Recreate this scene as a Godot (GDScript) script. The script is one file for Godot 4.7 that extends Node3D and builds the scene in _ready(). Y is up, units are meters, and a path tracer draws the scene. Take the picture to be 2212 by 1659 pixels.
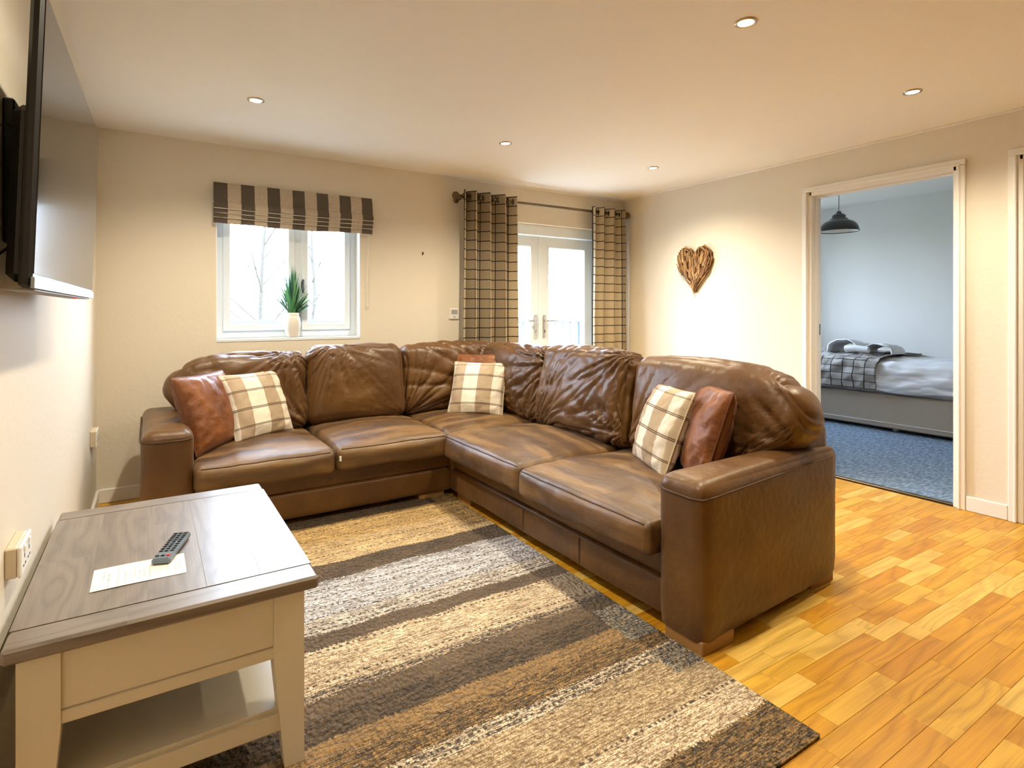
extends Node3D
# A living room with a corner sofa, seen towards two windows, a bedroom beyond the open doorway.
# Room: right wall x = 0, back wall z = 0, left wall x = -4.346, floor y = 0, ceiling y = 2.3.

const W := -4.346
const CEIL := 2.3
var M := {}
var taken := {}
var rng := RandomNumberGenerator.new()
var noise_a := FastNoiseLite.new()
var noise_b := FastNoiseLite.new()
var noise_c := FastNoiseLite.new()

func _ready():
	rng.seed = 11
	set_camera()
	set_light()
	make_noise()
	make_materials()
	build_shell()
	build_floor()
	build_windows()
	build_bedroom_doorway()
	build_outside()
	build_sofa()
	build_rug()
	build_table()
	build_tv()
	build_soft_things()
	build_bedroom()
	build_downlights()
	build_small_things()

func set_camera():
	var cam = Camera3D.new()
	cam.name = "camera"
	add_child(cam)
	cam.position = Vector3(-4.0746, 1.1766, 4.2895)
	cam.rotation = Vector3(0, -0.5679, 0)
	cam.projection = Camera3D.PROJECTION_FRUSTUM
	cam.keep_aspect = Camera3D.KEEP_HEIGHT
	cam.near = 0.05
	cam.far = 200.0
	cam.size = 0.05 * 1659.0 / 1228.86
	cam.frustum_offset = Vector2(0, -0.05 * (829.5 - 671.95) / 1228.86)
	cam.current = true

func set_light():
	var we = WorldEnvironment.new()
	we.name = "world_environment"
	var e = Environment.new()
	e.background_mode = Environment.BG_SKY
	var s = ProceduralSkyMaterial.new()
	s.sky_top_color = Color(0.80, 0.89, 1.0)
	s.sky_horizon_color = Color(0.86, 0.93, 1.0)
	s.ground_bottom_color = Color(0.6, 0.62, 0.6)
	s.ground_horizon_color = Color(0.85, 0.88, 0.9)
	s.sky_energy_multiplier = 1.0
	s.sun_angle_max = 0.0
	var sky = Sky.new()
	sky.sky_material = s
	e.sky = sky
	e.background_energy_multiplier = 38.0
	e.tonemap_mode = Environment.TONE_MAPPER_LINEAR
	e.tonemap_exposure = 1.13
	e.sdfgi_enabled = true
	e.ssao_enabled = true
	e.ssil_enabled = true
	we.environment = e
	add_child(we)

const LAMP_ENERGY := 2.45
const LAMP_COLOR := Color(1.0, 0.945, 0.83)

# ---------------------------------------------------------------- helpers

func make_noise():
	noise_a.seed = 3
	noise_a.noise_type = FastNoiseLite.TYPE_SIMPLEX_SMOOTH
	noise_a.frequency = 1.0
	noise_a.fractal_octaves = 3
	noise_b.seed = 8
	noise_b.noise_type = FastNoiseLite.TYPE_SIMPLEX_SMOOTH
	noise_b.frequency = 1.0
	noise_b.fractal_type = FastNoiseLite.FRACTAL_RIDGED
	noise_b.fractal_octaves = 2
	noise_c.seed = 21
	noise_c.noise_type = FastNoiseLite.TYPE_SIMPLEX
	noise_c.frequency = 1.0
	noise_c.fractal_type = FastNoiseLite.FRACTAL_NONE

func numbered(called: String) -> String:
	if not taken.has(called):
		taken[called] = 0
		return called
	taken[called] += 1
	return "%s_%03d" % [called, taken[called]]

func tag(o, label: String, category := "", group := "", kind := ""):
	if label:
		o.set_meta("label", label)
	if category:
		o.set_meta("category", category)
	if group:
		o.set_meta("group", group)
	if kind:
		o.set_meta("kind", kind)
	return o

func thing(called: String, label: String, category: String, at := Vector3.ZERO, turn := 0.0, group := ""):
	var o = Node3D.new()
	o.name = numbered(called)
	add_child(o)
	o.position = at
	o.rotation.y = turn
	return tag(o, label, category, group)

func part(called: String, mesh: Mesh, m: Material, parent = null, at := Vector3.ZERO, b := Basis.IDENTITY):
	var o = MeshInstance3D.new()
	o.mesh = mesh
	o.material_override = m
	if parent == null:
		o.name = numbered(called)
		add_child(o)
	else:
		o.name = called
		parent.add_child(o, true)
	o.global_transform = Transform3D(b, at)
	return o

func struct(called: String, mesh: Mesh, m: Material, at := Vector3.ZERO):
	var o = part(called, mesh, m, null, at)
	o.set_meta("kind", "structure")
	return o

func ST() -> SurfaceTool:
	var st = SurfaceTool.new()
	st.begin(Mesh.PRIMITIVE_TRIANGLES)
	st.set_smooth_group(-1)
	return st

func done(st: SurfaceTool) -> ArrayMesh:
	st.generate_normals()
	return st.commit()

func poly(st: SurfaceTool, pts: Array, uvs: Array, out: Vector3):
	var n = (pts[2] - pts[0]).cross(pts[1] - pts[0])
	var order = range(pts.size())
	if n.dot(out) < 0.0:
		order.reverse()
	for k in range(1, pts.size() - 1):
		for q in [order[0], order[k], order[k + 1]]:
			st.set_uv(uvs[q])
			st.add_vertex(pts[q])

# a box with chamfered edges; grain: the axis along which the texture's v runs
func rbox(st: SurfaceTool, c: Vector3, size: Vector3, r := 0.003, b := Basis.IDENTITY, grain := 2, uv0 := Vector2.ZERO):
	var h = size * 0.5
	r = minf(r, minf(h.x, minf(h.y, h.z)) * 0.98)
	var key = func(p: Vector3, a: int) -> Vector2:
		var o1 = (a + 1) % 3
		var o2 = (a + 2) % 3
		if o1 == grain:
			return uv0 + Vector2(p[o2], p[o1])
		return uv0 + Vector2(p[o1], p[o2])
	var vert = func(s: Vector3, a: int) -> Vector3:
		var p = Vector3(s.x * (h.x - r), s.y * (h.y - r), s.z * (h.z - r))
		p[a] = s[a] * h[a]
		return p
	for a in 3:
		var b1 = (a + 1) % 3
		var c1 = (a + 2) % 3
		for s in [-1.0, 1.0]:
			var pts = []
			var uvs = []
			for q in [[-1, -1], [1, -1], [1, 1], [-1, 1]]:
				var sv = Vector3.ZERO
				sv[a] = s
				sv[b1] = q[0]
				sv[c1] = q[1]
				var p = vert.call(sv, a)
				uvs.append(key.call(p, a))
				pts.append(c + b * p)
			var out = Vector3.ZERO
			out[a] = s
			poly(st, pts, uvs, b * out)
	if r <= 0.0:
		return
	for a in 3:   # edges along axis a
		var b1 = (a + 1) % 3
		var c1 = (a + 2) % 3
		for s in [[-1, -1], [1, -1], [1, 1], [-1, 1]]:
			var lo = Vector3.ZERO
			lo[b1] = s[0]
			lo[c1] = s[1]
			var hi = lo
			lo[a] = -1
			hi[a] = 1
			var raw = [vert.call(lo, b1), vert.call(hi, b1), vert.call(hi, c1), vert.call(lo, c1)]
			var pts = []
			var uvs = []
			for p in raw:
				uvs.append(key.call(p, b1))
				pts.append(c + b * p)
			var out = Vector3.ZERO
			out[b1] = s[0]
			out[c1] = s[1]
			poly(st, pts, uvs, b * out)
	for sx in [-1, 1]:
		for sy in [-1, 1]:
			for sz in [-1, 1]:
				var sv = Vector3(sx, sy, sz)
				var raw = [vert.call(sv, 0), vert.call(sv, 1), vert.call(sv, 2)]
				var pts = []
				var uvs = []
				for p in raw:
					uvs.append(key.call(p, 0))
					pts.append(c + b * p)
				poly(st, pts, uvs, b * sv)

func span(st: SurfaceTool, lo: Vector3, hi: Vector3, r := 0.0, grain := 2, uv0 := Vector2.ZERO):
	rbox(st, (lo + hi) * 0.5, hi - lo, r, Basis.IDENTITY, grain, uv0)

func box_mesh(lo: Vector3, hi: Vector3, r := 0.002, grain := 2, uv0 := Vector2.ZERO) -> ArrayMesh:
	var st = ST()
	span(st, lo, hi, r, grain, uv0)
	return done(st)

func tube(st: SurfaceTool, pts: Array, r0: float, r1: float, segs := 8, caps := true):
	st.set_smooth_group(1)
	var n = pts.size()
	var rings = []
	var up = Vector3(0.3, 1, 0.2).normalized()
	for i in n:
		var t = (pts[mini(i + 1, n - 1)] - pts[maxi(i - 1, 0)]).normalized()
		if absf(t.dot(up)) > 0.95:
			up = Vector3(1, 0.1, 0.3).normalized()
		var x = t.cross(up).normalized()
		var y = t.cross(x).normalized()
		up = -y if y.dot(up) < 0 else y
		var r = lerpf(r0, r1, float(i) / maxf(n - 1, 1))
		var ring = []
		for k in segs:
			var a = TAU * k / segs
			ring.append(pts[i] + (x * cos(a) + y * sin(a)) * r)
		rings.append(ring)
	for i in n - 1:
		for k in segs:
			var k2 = (k + 1) % segs
			var q = [rings[i][k], rings[i][k2], rings[i + 1][k2], rings[i + 1][k]]
			poly(st, q, [Vector2(k / float(segs), i), Vector2((k + 1) / float(segs), i), Vector2((k + 1) / float(segs), i + 1), Vector2(k / float(segs), i + 1)], (q[0] + q[2]) * 0.5 - (pts[i] + pts[i + 1]) * 0.5)
	st.set_smooth_group(-1)
	if caps and segs > 2:
		var z = []
		for k in segs:
			z.append(Vector2.ZERO)
		poly(st, rings[0], z, pts[0] - pts[1])
		poly(st, rings[n - 1], z, pts[n - 1] - pts[n - 2])

func lathe(st: SurfaceTool, c: Vector3, pieces: Array, segs := 32, b := Basis.IDENTITY):
	var g = 2
	for prof in pieces:
		st.set_smooth_group(g)
		g += 1
		for i in prof.size() - 1:
			var p: Vector2 = prof[i]
			var q: Vector2 = prof[i + 1]
			var nrm = Vector2(q.y - p.y, -(q.x - p.x))
			for k in segs:
				var a0 = TAU * k / segs
				var a1 = TAU * (k + 1) / segs
				var am = (a0 + a1) * 0.5
				var quad = []
				for e in [[p, a0], [p, a1], [q, a1], [q, a0]]:
					var v = c + b * Vector3(e[0].x * cos(e[1]), e[0].y, e[0].x * sin(e[1]))
					if quad.is_empty() or (v - quad[-1]).length() > 1e-6 and (v - quad[0]).length() > 1e-6:
						quad.append(v)
				if quad.size() >= 3:
					var z = []
					for v in quad:
						z.append(Vector2(k / float(segs), i))
					poly(st, quad, z, b * Vector3(nrm.x * cos(am), nrm.y, nrm.x * sin(am)))
	st.set_smooth_group(-1)

# smooth mesh from shared vertices; normals agree with the winding
func smooth_mesh(pos: PackedVector3Array, idx: PackedInt32Array, uv := PackedVector2Array()) -> ArrayMesh:
	var nrm = PackedVector3Array()
	nrm.resize(pos.size())
	for t in range(0, idx.size(), 3):
		var a = idx[t]
		var b = idx[t + 1]
		var c = idx[t + 2]
		var n = (pos[c] - pos[a]).cross(pos[b] - pos[a])
		nrm[a] += n
		nrm[b] += n
		nrm[c] += n
	for i in nrm.size():
		nrm[i] = nrm[i].normalized()
	var arr = []
	arr.resize(Mesh.ARRAY_MAX)
	arr[Mesh.ARRAY_VERTEX] = pos
	arr[Mesh.ARRAY_NORMAL] = nrm
	arr[Mesh.ARRAY_INDEX] = idx
	if uv.size():
		arr[Mesh.ARRAY_TEX_UV] = uv
	var m = ArrayMesh.new()
	m.add_surface_from_arrays(Mesh.PRIMITIVE_TRIANGLES, arr)
	return m

# a sheet with thickness: f(u, v) gives the middle surface, u and v in 0..1
func sheet(nu: int, nv: int, f: Callable, thick := 0.0, uvs := Vector2.ONE) -> ArrayMesh:
	var pos = PackedVector3Array()
	var uv = PackedVector2Array()
	var idx = PackedInt32Array()
	var base = []
	for j in nv + 1:
		for i in nu + 1:
			base.append(f.call(i / float(nu), j / float(nv)))
			uv.append(Vector2(i / float(nu), j / float(nv)) * uvs)
	var row = nu + 1
	var count = base.size()
	var nn = []
	for j in nv + 1:
		for i in nu + 1:
			var du = base[j * row + mini(i + 1, nu)] - base[j * row + maxi(i - 1, 0)]
			var dv = base[mini(j + 1, nv) * row + i] - base[maxi(j - 1, 0) * row + i]
			nn.append(du.cross(dv).normalized())
	for k in count:
		pos.append(base[k] + nn[k] * thick * 0.5)
	for j in nv:
		for i in nu:
			var a = j * row + i
			idx.append_array([a, a + row + 1, a + 1, a, a + row, a + row + 1])
	if thick > 0.0:
		for k in count:
			pos.append(base[k] - nn[k] * thick * 0.5)
		uv.append_array(uv.slice(0, count))
		for j in nv:
			for i in nu:
				var a = count + j * row + i
				idx.append_array([a, a + 1, a + row + 1, a, a + row + 1, a + row])
		var rim = []
		for i in nu:
			rim.append([i, i + 1])
		for j in nv:
			rim.append([j * row + nu, (j + 1) * row + nu])
		for i in nu:
			rim.append([nv * row + nu - i, nv * row + nu - i - 1])
		for j in nv:
			rim.append([(nv - j) * row, (nv - j - 1) * row])
		for e in rim:
			idx.append_array([e[0], e[1], e[1] + count, e[0], e[1] + count, e[0] + count])
	return smooth_mesh(pos, idx, uv)

var lattices := {}
# the surface of a cube in -1..1, welded at its edges
func lattice(n: Vector3i) -> Array:
	if lattices.has(n):
		return lattices[n]
	var pos = PackedVector3Array()
	var idx = PackedInt32Array()
	var at = {}
	for a in 3:
		var b = (a + 1) % 3
		var c = (a + 2) % 3
		for s in [0, 1]:
			var grid = []
			for j in n[c] + 1:
				for i in n[b] + 1:
					var k = Vector3i.ZERO
					k[a] = n[a] * s
					k[b] = i
					k[c] = j
					if not at.has(k):
						at[k] = pos.size()
						pos.append(Vector3(k.x * 2.0 / n.x - 1, k.y * 2.0 / n.y - 1, k.z * 2.0 / n.z - 1))
					grid.append(at[k])
			var row = n[b] + 1
			for j in n[c]:
				for i in n[b]:
					var p = grid[j * row + i]
					var q = grid[j * row + i + 1]
					var r = grid[(j + 1) * row + i + 1]
					var t = grid[(j + 1) * row + i]
					if s == 1:
						idx.append_array([p, r, q, p, t, r])
					else:
						idx.append_array([p, q, r, p, r, t])
	lattices[n] = [pos, idx]
	return lattices[n]

# a soft block: rounded box of half size h and edge radius r, every point then moved by f(point, outward, unit)
func soft(h: Vector3, r: float, n: Vector3i, f: Callable) -> ArrayMesh:
	var l = lattice(n)
	var pos = PackedVector3Array()
	var src: PackedVector3Array = l[0]
	var core = Vector3(h.x - r, h.y - r, h.z - r).max(Vector3.ZERO)
	for u in src:
		# crowd the grid towards the edges so that the rounding is well sampled
		var w = Vector3(ease_in(u.x), ease_in(u.y), ease_in(u.z))
		var p = w * h
		var k = p.clamp(-core, core)
		var d = p - k
		var o = d.normalized() if d.length() > 1e-6 else Vector3.UP
		pos.append(f.call(k + o * minf(r, maxf(d.length(), 0.0) if d.length() < r * 0.5 else r), o, w))
	return smooth_mesh(pos, l[1])

func ease_in(t: float) -> float:
	return lerpf(t, sin(t * PI * 0.5), 0.75)

func crease(p: Vector3, s: float) -> float:
	return noise_b.get_noise_3d(p.x * s, p.y * s, p.z * s)

func wave(p: Vector3, s: float) -> float:
	return noise_a.get_noise_3d(p.x * s, p.y * s, p.z * s)

# ---------------------------------------------------------------- materials

func mat(c: Color, rough := 0.6, opt := {}) -> StandardMaterial3D:
	var m = StandardMaterial3D.new()
	m.albedo_color = c
	m.roughness = rough
	for k in opt:
		m.set(k, opt[k])
	return m

func image_tex(w: int, h: int, f: Callable) -> ImageTexture:
	var d = PackedByteArray()
	d.resize(w * h * 3)
	var at = 0
	for y in h:
		for x in w:
			var c: Color = f.call(x, y)
			d[at] = int(clampf(c.r, 0, 1) * 255.0)
			d[at + 1] = int(clampf(c.g, 0, 1) * 255.0)
			d[at + 2] = int(clampf(c.b, 0, 1) * 255.0)
			at += 3
	return ImageTexture.create_from_image(Image.create_from_data(w, h, false, Image.FORMAT_RGB8, d))

func noise_tex(size: int, freq: float, seed_: int, stops: Array, octaves := 4, normal := 0.0, warp := 0.0) -> NoiseTexture2D:
	var n = FastNoiseLite.new()
	n.seed = seed_
	n.frequency = freq
	n.fractal_octaves = octaves
	n.noise_type = FastNoiseLite.TYPE_SIMPLEX_SMOOTH
	if warp > 0.0:
		n.domain_warp_enabled = true
		n.domain_warp_amplitude = warp
		n.domain_warp_frequency = freq * 0.7
	var t = NoiseTexture2D.new()
	t.width = size
	t.height = size
	t.seamless = true
	t.noise = n
	if normal > 0.0:
		t.as_normal_map = true
		t.bump_strength = normal
	elif stops:
		var g = Gradient.new()
		g.offsets = PackedFloat32Array(stops.map(func(s): return s[0]))
		g.colors = PackedColorArray(stops.map(func(s): return s[1]))
		t.color_ramp = g
	return t

# straight-grained wood: u across the grain, v along it
func wood_tex(w: int, h: int, dark: Color, pale: Color, rings: float, knots: Array, strength := 1.0) -> ImageTexture:
	return image_tex(w, h, func(x, y):
		var u = x / float(w)
		var v = y / float(h)
		var su = sin(u * TAU)
		var cu = cos(u * TAU)
		var bend = noise_a.get_noise_3d(cu * 0.6, su * 0.6, v * 1.6) * 0.5
		for k in knots:
			var du = (u - k.x) * 3.0
			var dv = (v - k.y) * 1.1
			bend += exp(-(du * du + dv * dv) * 60.0) * k.z
		var ring = sin((u + bend * 0.35) * rings * TAU)
		var g = 0.55 + 0.22 * ring * strength
		g += noise_c.get_noise_3d(cu * 14.0, su * 14.0, v * 3.0) * 0.16
		g += noise_c.get_noise_3d(cu * 50.0, su * 50.0, v * 7.0) * 0.10
		if ring < -0.86:
			g -= 0.22 * strength
		for k in knots:
			var d = Vector2((u - k.x) * 9.0, (v - k.y) * 4.0).length()
			if k.w > 0.0 and d < 0.16:
				g -= 0.5 * k.w * (1.0 - d / 0.16)
		return dark.lerp(pale, clampf(g, 0, 1)))

func make_materials():
	M.wall = mat(Color(0.89, 0.855, 0.79), 0.75, {"normal_enabled": true, "normal_texture": noise_tex(256, 0.05, 4, [], 3, 2.0), "normal_scale": 0.15, "uv1_triplanar": true, "uv1_world_triplanar": true, "uv1_scale": Vector3.ONE * 2.0})
	M.ceiling = mat(Color(0.95, 0.935, 0.91), 0.85)
	M.bedwall = mat(Color(0.87, 0.86, 0.84), 0.8)
	M.white = mat(Color(0.93, 0.92, 0.90), 0.4)
	M.upvc = mat(Color(0.92, 0.955, 0.99), 0.3)
	M.gasket = mat(Color(0.35, 0.36, 0.38), 0.6)
	M.glass = mat(Color(1, 1, 1, 0.04), 0.02, {"transparency": BaseMaterial3D.TRANSPARENCY_ALPHA})
	M.chrome = mat(Color(0.75, 0.75, 0.75), 0.22, {"metallic": 1.0})
	M.steel = mat(Color(0.55, 0.53, 0.50), 0.3, {"metallic": 1.0})
	M.bronze = mat(Color(0.42, 0.36, 0.28), 0.35, {"metallic": 0.9})
	M.black = mat(Color(0.025, 0.025, 0.025), 0.45)
	M.plastic = mat(Color(0.92, 0.91, 0.88), 0.35)
	# sofa: brushed brown faux suede
	var hide = noise_tex(512, 0.004, 17, [[0.0, Color(0.30, 0.185, 0.06)], [0.42, Color(0.335, 0.21, 0.068)], [0.6, Color(0.36, 0.235, 0.08)], [1.0, Color(0.43, 0.295, 0.115)]], 4, 0.0, 30.0)
	var nap = noise_tex(512, 0.008, 41, [[0.0, Color(0.25, 0.155, 0.05)], [0.40, Color(0.32, 0.205, 0.07)], [0.55, Color(0.38, 0.26, 0.095)], [0.68, Color(0.46, 0.33, 0.15)], [1.0, Color(0.53, 0.40, 0.22)]], 4, 0.0, 25.0)
	var sheen = noise_tex(512, 0.010, 43, [[0.0, Color(0.38, 0.38, 0.38)], [0.5, Color(0.50, 0.50, 0.50)], [1.0, Color(0.70, 0.70, 0.70)]], 4, 0.0, 25.0)
	M.suede = mat(Color(1, 1, 1), 0.42, {"albedo_texture": hide, "uv1_triplanar": true, "uv1_scale": Vector3.ONE * 0.9, "rim_enabled": true, "rim": 0.12, "rim_tint": 0.7, "normal_enabled": true, "normal_texture": noise_tex(512, 0.045, 6, [], 4, 4.0), "normal_scale": 0.2})
	for q in [["suede_across", Vector3(0.30, 1.0, 1.5)], ["suede_along", Vector3(1.5, 1.0, 0.30)]]:
		M[q[0]] = mat(Color(1, 1, 1), 1.0, {"albedo_texture": nap, "roughness_texture": sheen, "uv1_triplanar": true, "uv1_scale": q[1], "rim_enabled": true, "rim": 0.12, "rim_tint": 0.7, "metallic_specular": 0.6, "normal_enabled": true, "normal_texture": M.suede.normal_texture, "normal_scale": 0.25})
	var rust = noise_tex(256, 0.012, 31, [[0.0, Color(0.36, 0.18, 0.04)], [0.5, Color(0.47, 0.255, 0.06)], [1.0, Color(0.56, 0.33, 0.11)]], 4)
	M.rust = mat(Color(1, 1, 1), 0.5, {"albedo_texture": rust, "uv1_triplanar": true, "uv1_scale": Vector3.ONE * 1.6, "rim_enabled": true, "rim": 0.2, "rim_tint": 0.6, "normal_enabled": true, "normal_texture": noise_tex(256, 0.05, 12, [], 4, 4.0), "normal_scale": 0.4})
	M.piping = mat(Color(0.27, 0.165, 0.065), 0.6)
	M.foot = mat(Color(0.62, 0.46, 0.27), 0.5)
	M.cream = mat(Color(0.90, 0.865, 0.78), 0.42)
	M.linen = mat(Color(0.90, 0.90, 0.91), 0.85)
	M.divan = mat(Color(0.66, 0.61, 0.55), 0.85, {"normal_enabled": true, "normal_texture": noise_tex(256, 0.12, 9, [], 2, 3.0), "normal_scale": 0.4, "uv1_triplanar": true, "uv1_scale": Vector3.ONE * 3.0})
	M.ceramic = mat(Color(0.90, 0.88, 0.85), 0.25)
	# floor staves: one grain picture, several tones
	var grain = wood_tex(384, 768, Color(0.78, 0.74, 0.66), Color(1.0, 1.0, 1.0), 9.0, [Vector4(0.3, 0.35, 0.5, 0.0), Vector4(0.72, 0.7, -0.6, 1.0), Vector4(0.5, 0.1, 0.35, 0.0), Vector4(0.15, 0.85, 0.45, 0.6)], 0.7)
	M.staves = []
	for c in [Color(0.86, 0.65, 0.19), Color(0.85, 0.62, 0.15), Color(0.90, 0.71, 0.27), Color(0.84, 0.61, 0.15), Color(0.86, 0.64, 0.17), Color(0.92, 0.76, 0.38), Color(0.82, 0.58, 0.13)]:
		M.staves.append(mat(c, 0.36, {"albedo_texture": grain, "uv1_scale": Vector3(1.6, 0.8, 1)}))
	M.subfloor = mat(Color(0.40, 0.26, 0.11), 0.7)
	# table top: greyed brown boards
	var tg = wood_tex(384, 768, Color(0.34, 0.29, 0.245), Color(0.51, 0.455, 0.40), 10.0, [Vector4(0.62, 0.5, 0.7, 0.5), Vector4(0.2, 0.2, -0.4, 0.3), Vector4(0.4, 0.85, 0.4, 0.4)], 0.8)
	M.tabletop = mat(Color(1, 1, 1), 0.5, {"clearcoat_enabled": true, "clearcoat": 0.9, "clearcoat_roughness": 0.34, "albedo_texture": tg, "uv1_scale": Vector3(1.7, 0.95, 1)})
	M.carpet = mat(Color(1, 1, 1), 0.95, {"albedo_texture": noise_tex(512, 0.03, 5, [[0.0, Color(0.31, 0.37, 0.44)], [0.5, Color(0.44, 0.51, 0.59)], [1.0, Color(0.60, 0.66, 0.73)]], 4), "uv1_triplanar": true, "uv1_world_triplanar": true, "uv1_scale": Vector3(0.7, 1, 2.4), "normal_enabled": true, "normal_texture": noise_tex(512, 0.06, 15, [], 3, 8.0)})

# ---------------------------------------------------------------- the room

func build_shell():
	var st = ST()
	# back wall with a window opening and a French door opening, and the bedroom's window further right
	var holes = [[-3.695, -2.715, 0.985, 1.95], [-1.76, -0.26, -0.02, 1.98], [1.2, 2.2, 1.0, 2.1]]
	wall_x(st, W - 0.2, 3.15, -0.28, 0.0, -0.1, 2.6, holes)
	struct("wall_back", done(st), M.wall)
	struct("wall_left", box_mesh(Vector3(W - 0.2, -0.1, -0.28), Vector3(W, 2.6, 9.7), 0), M.wall)
	struct("wall_front", box_mesh(Vector3(W - 0.2, -0.1, 9.5), Vector3(3.15, 2.6, 9.7), 0), M.wall)
	st = ST()
	wall_z(st, 0.0, 9.5, 0.0, 0.12, 0.0, 2.6, [[1.938, 2.863, -0.02, 2.04], [3.132, 4.02, -0.02, 2.04]])
	struct("wall_right", done(st), M.wall)
	struct("ceiling", box_mesh(Vector3(W - 0.2, CEIL, -0.28), Vector3(0.06, CEIL + 0.2, 9.7), 0), M.ceiling)
	# skirting boards
	skirting("baseboard_left", Vector3(W, 0, 0), Vector3(W, 0, 9.5), Vector3.RIGHT)
	skirting("baseboard_back", Vector3(W, 0, 0), Vector3(-1.83, 0, 0), Vector3.BACK)
	skirting("baseboard_right", Vector3(0, 0, 0), Vector3(0, 0, 1.902), Vector3.LEFT)
	skirting("baseboard_right", Vector3(0, 0, 2.90), Vector3(0, 0, 3.095), Vector3.LEFT)
	# the narrow bead where ceiling and wall meet
	st = ST()
	span(st, Vector3(-0.022, CEIL - 0.012, 0.0), Vector3(0, CEIL, 9.5), 0.003)
	struct("trim_1", done(st), M.ceiling)
	st = ST()
	span(st, Vector3(-1.9, CEIL - 0.012, 0.0), Vector3(-0.022, CEIL, 0.022), 0.003)
	struct("trim_2", done(st), M.ceiling)

func wall_x(st, x0, x1, z0, z1, y0, y1, holes):
	var x = x0
	for h in holes:
		span(st, Vector3(x, y0, z0), Vector3(h[0], y1, z1))
		if h[2] > y0:
			span(st, Vector3(h[0], y0, z0), Vector3(h[1], h[2], z1))
		span(st, Vector3(h[0], h[3], z0), Vector3(h[1], y1, z1))
		x = h[1]
	span(st, Vector3(x, y0, z0), Vector3(x1, y1, z1))

func wall_z(st, z0, z1, x0, x1, y0, y1, holes):
	var z = z0
	for h in holes:
		span(st, Vector3(x0, y0, z), Vector3(x1, y1, h[0]))
		if h[2] > y0:
			span(st, Vector3(x0, y0, h[0]), Vector3(x1, h[2], h[1]))
		span(st, Vector3(x0, h[3], h[0]), Vector3(x1, y1, h[1]))
		z = h[1]
	span(st, Vector3(x0, y0, z), Vector3(x1, y1, z1))

func skirting(called, a: Vector3, b: Vector3, out: Vector3):
	var st = ST()
	var lo = a.min(b).min((a + out * 0.016).min(b + out * 0.016))
	var hi = a.max(b).max((a + out * 0.016).max(b + out * 0.016))
	span(st, lo, Vector3(hi.x, 0.086, hi.z), 0.004)
	struct(called, done(st), M.white)

# pixel of a point, in the 2212 x 1659 frame, to find which staves show largest
func pixel(p: Vector3) -> Vector3:
	var d = p - Vector3(-4.0746, 1.1766, 4.2895)
	var fw = Vector3(sin(0.5679), 0, -cos(0.5679))
	var rt = Vector3(cos(0.5679), 0, sin(0.5679))
	var depth = d.dot(fw)
	return Vector3(1106 + 1228.86 * d.dot(rt) / depth, 671.95 - 1228.86 * d.y / depth, depth)

func build_floor():
	var f = struct("floor", box_mesh(Vector3(W - 0.2, -0.1, -0.28), Vector3(0.06, -0.012, 9.7), 0), M.subfloor)
	var r = RandomNumberGenerator.new()
	r.seed = 77
	var wide = 0.0672
	var shown = []
	var hidden = []
	var row = 0
	var z = 0.002
	while z < 6.99:
		var x = -0.0 + r.randf() * -0.3
		var right = 0.0
		while right > W:
			var len = r.randf_range(0.2, 0.44)
			var left = maxf(right - len, W)
			if left - W < 0.08:
				left = W
			var mid = Vector3((left + right) * 0.5, 0, z + wide * 0.5)
			var px = pixel(mid)
			var covered = (mid.x < -2.6 and mid.z > 1.15 and mid.z < 3.4) or (mid.z < 1.0 and mid.x < -1.56) or (mid.x < -1.56 and mid.x > -2.5 and mid.z < 2.95)
			var s = {"lo": Vector3(left + 0.0004, -0.012, z + 0.0004), "hi": Vector3(right - 0.0004, r.randf_range(-0.0004, 0.0), z + wide - 0.0004), "m": r.randi() % 7, "uv": Vector2(r.randf(), r.randf()) * 2.0, "d": px.z}
			if px.z > 0.3 and px.x > -60 and px.x < 2270 and px.y < 1720 and not covered:
				shown.append(s)
			else:
				hidden.append(s)
			right = left
		z += wide
		row += 1
	# the doorway's strip of floor between the rooms
	shown.sort_custom(func(a, b): return a.d < b.d)
	while shown.size() > 290:
		hidden.append(shown.pop_back())
	for s in shown:
		part("plank", box_mesh(s.lo, s.hi, 0.0005, 0, s.uv), M.staves[s.m], f)
	var rest = []
	for k in 7:
		rest.append(ST())
	for s in hidden:
		span(rest[s.m], s.lo, s.hi, 0.0, 0, s.uv)
	var joined = ArrayMesh.new()
	for k in 7:
		rest[k].generate_normals()
		rest[k].set_material(M.staves[k])
		rest[k].commit(joined)
	var o = part("planks", joined, null, f)
	o.set_meta("kind", "stuff")

# ---------------------------------------------------------------- windows and doors

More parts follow.
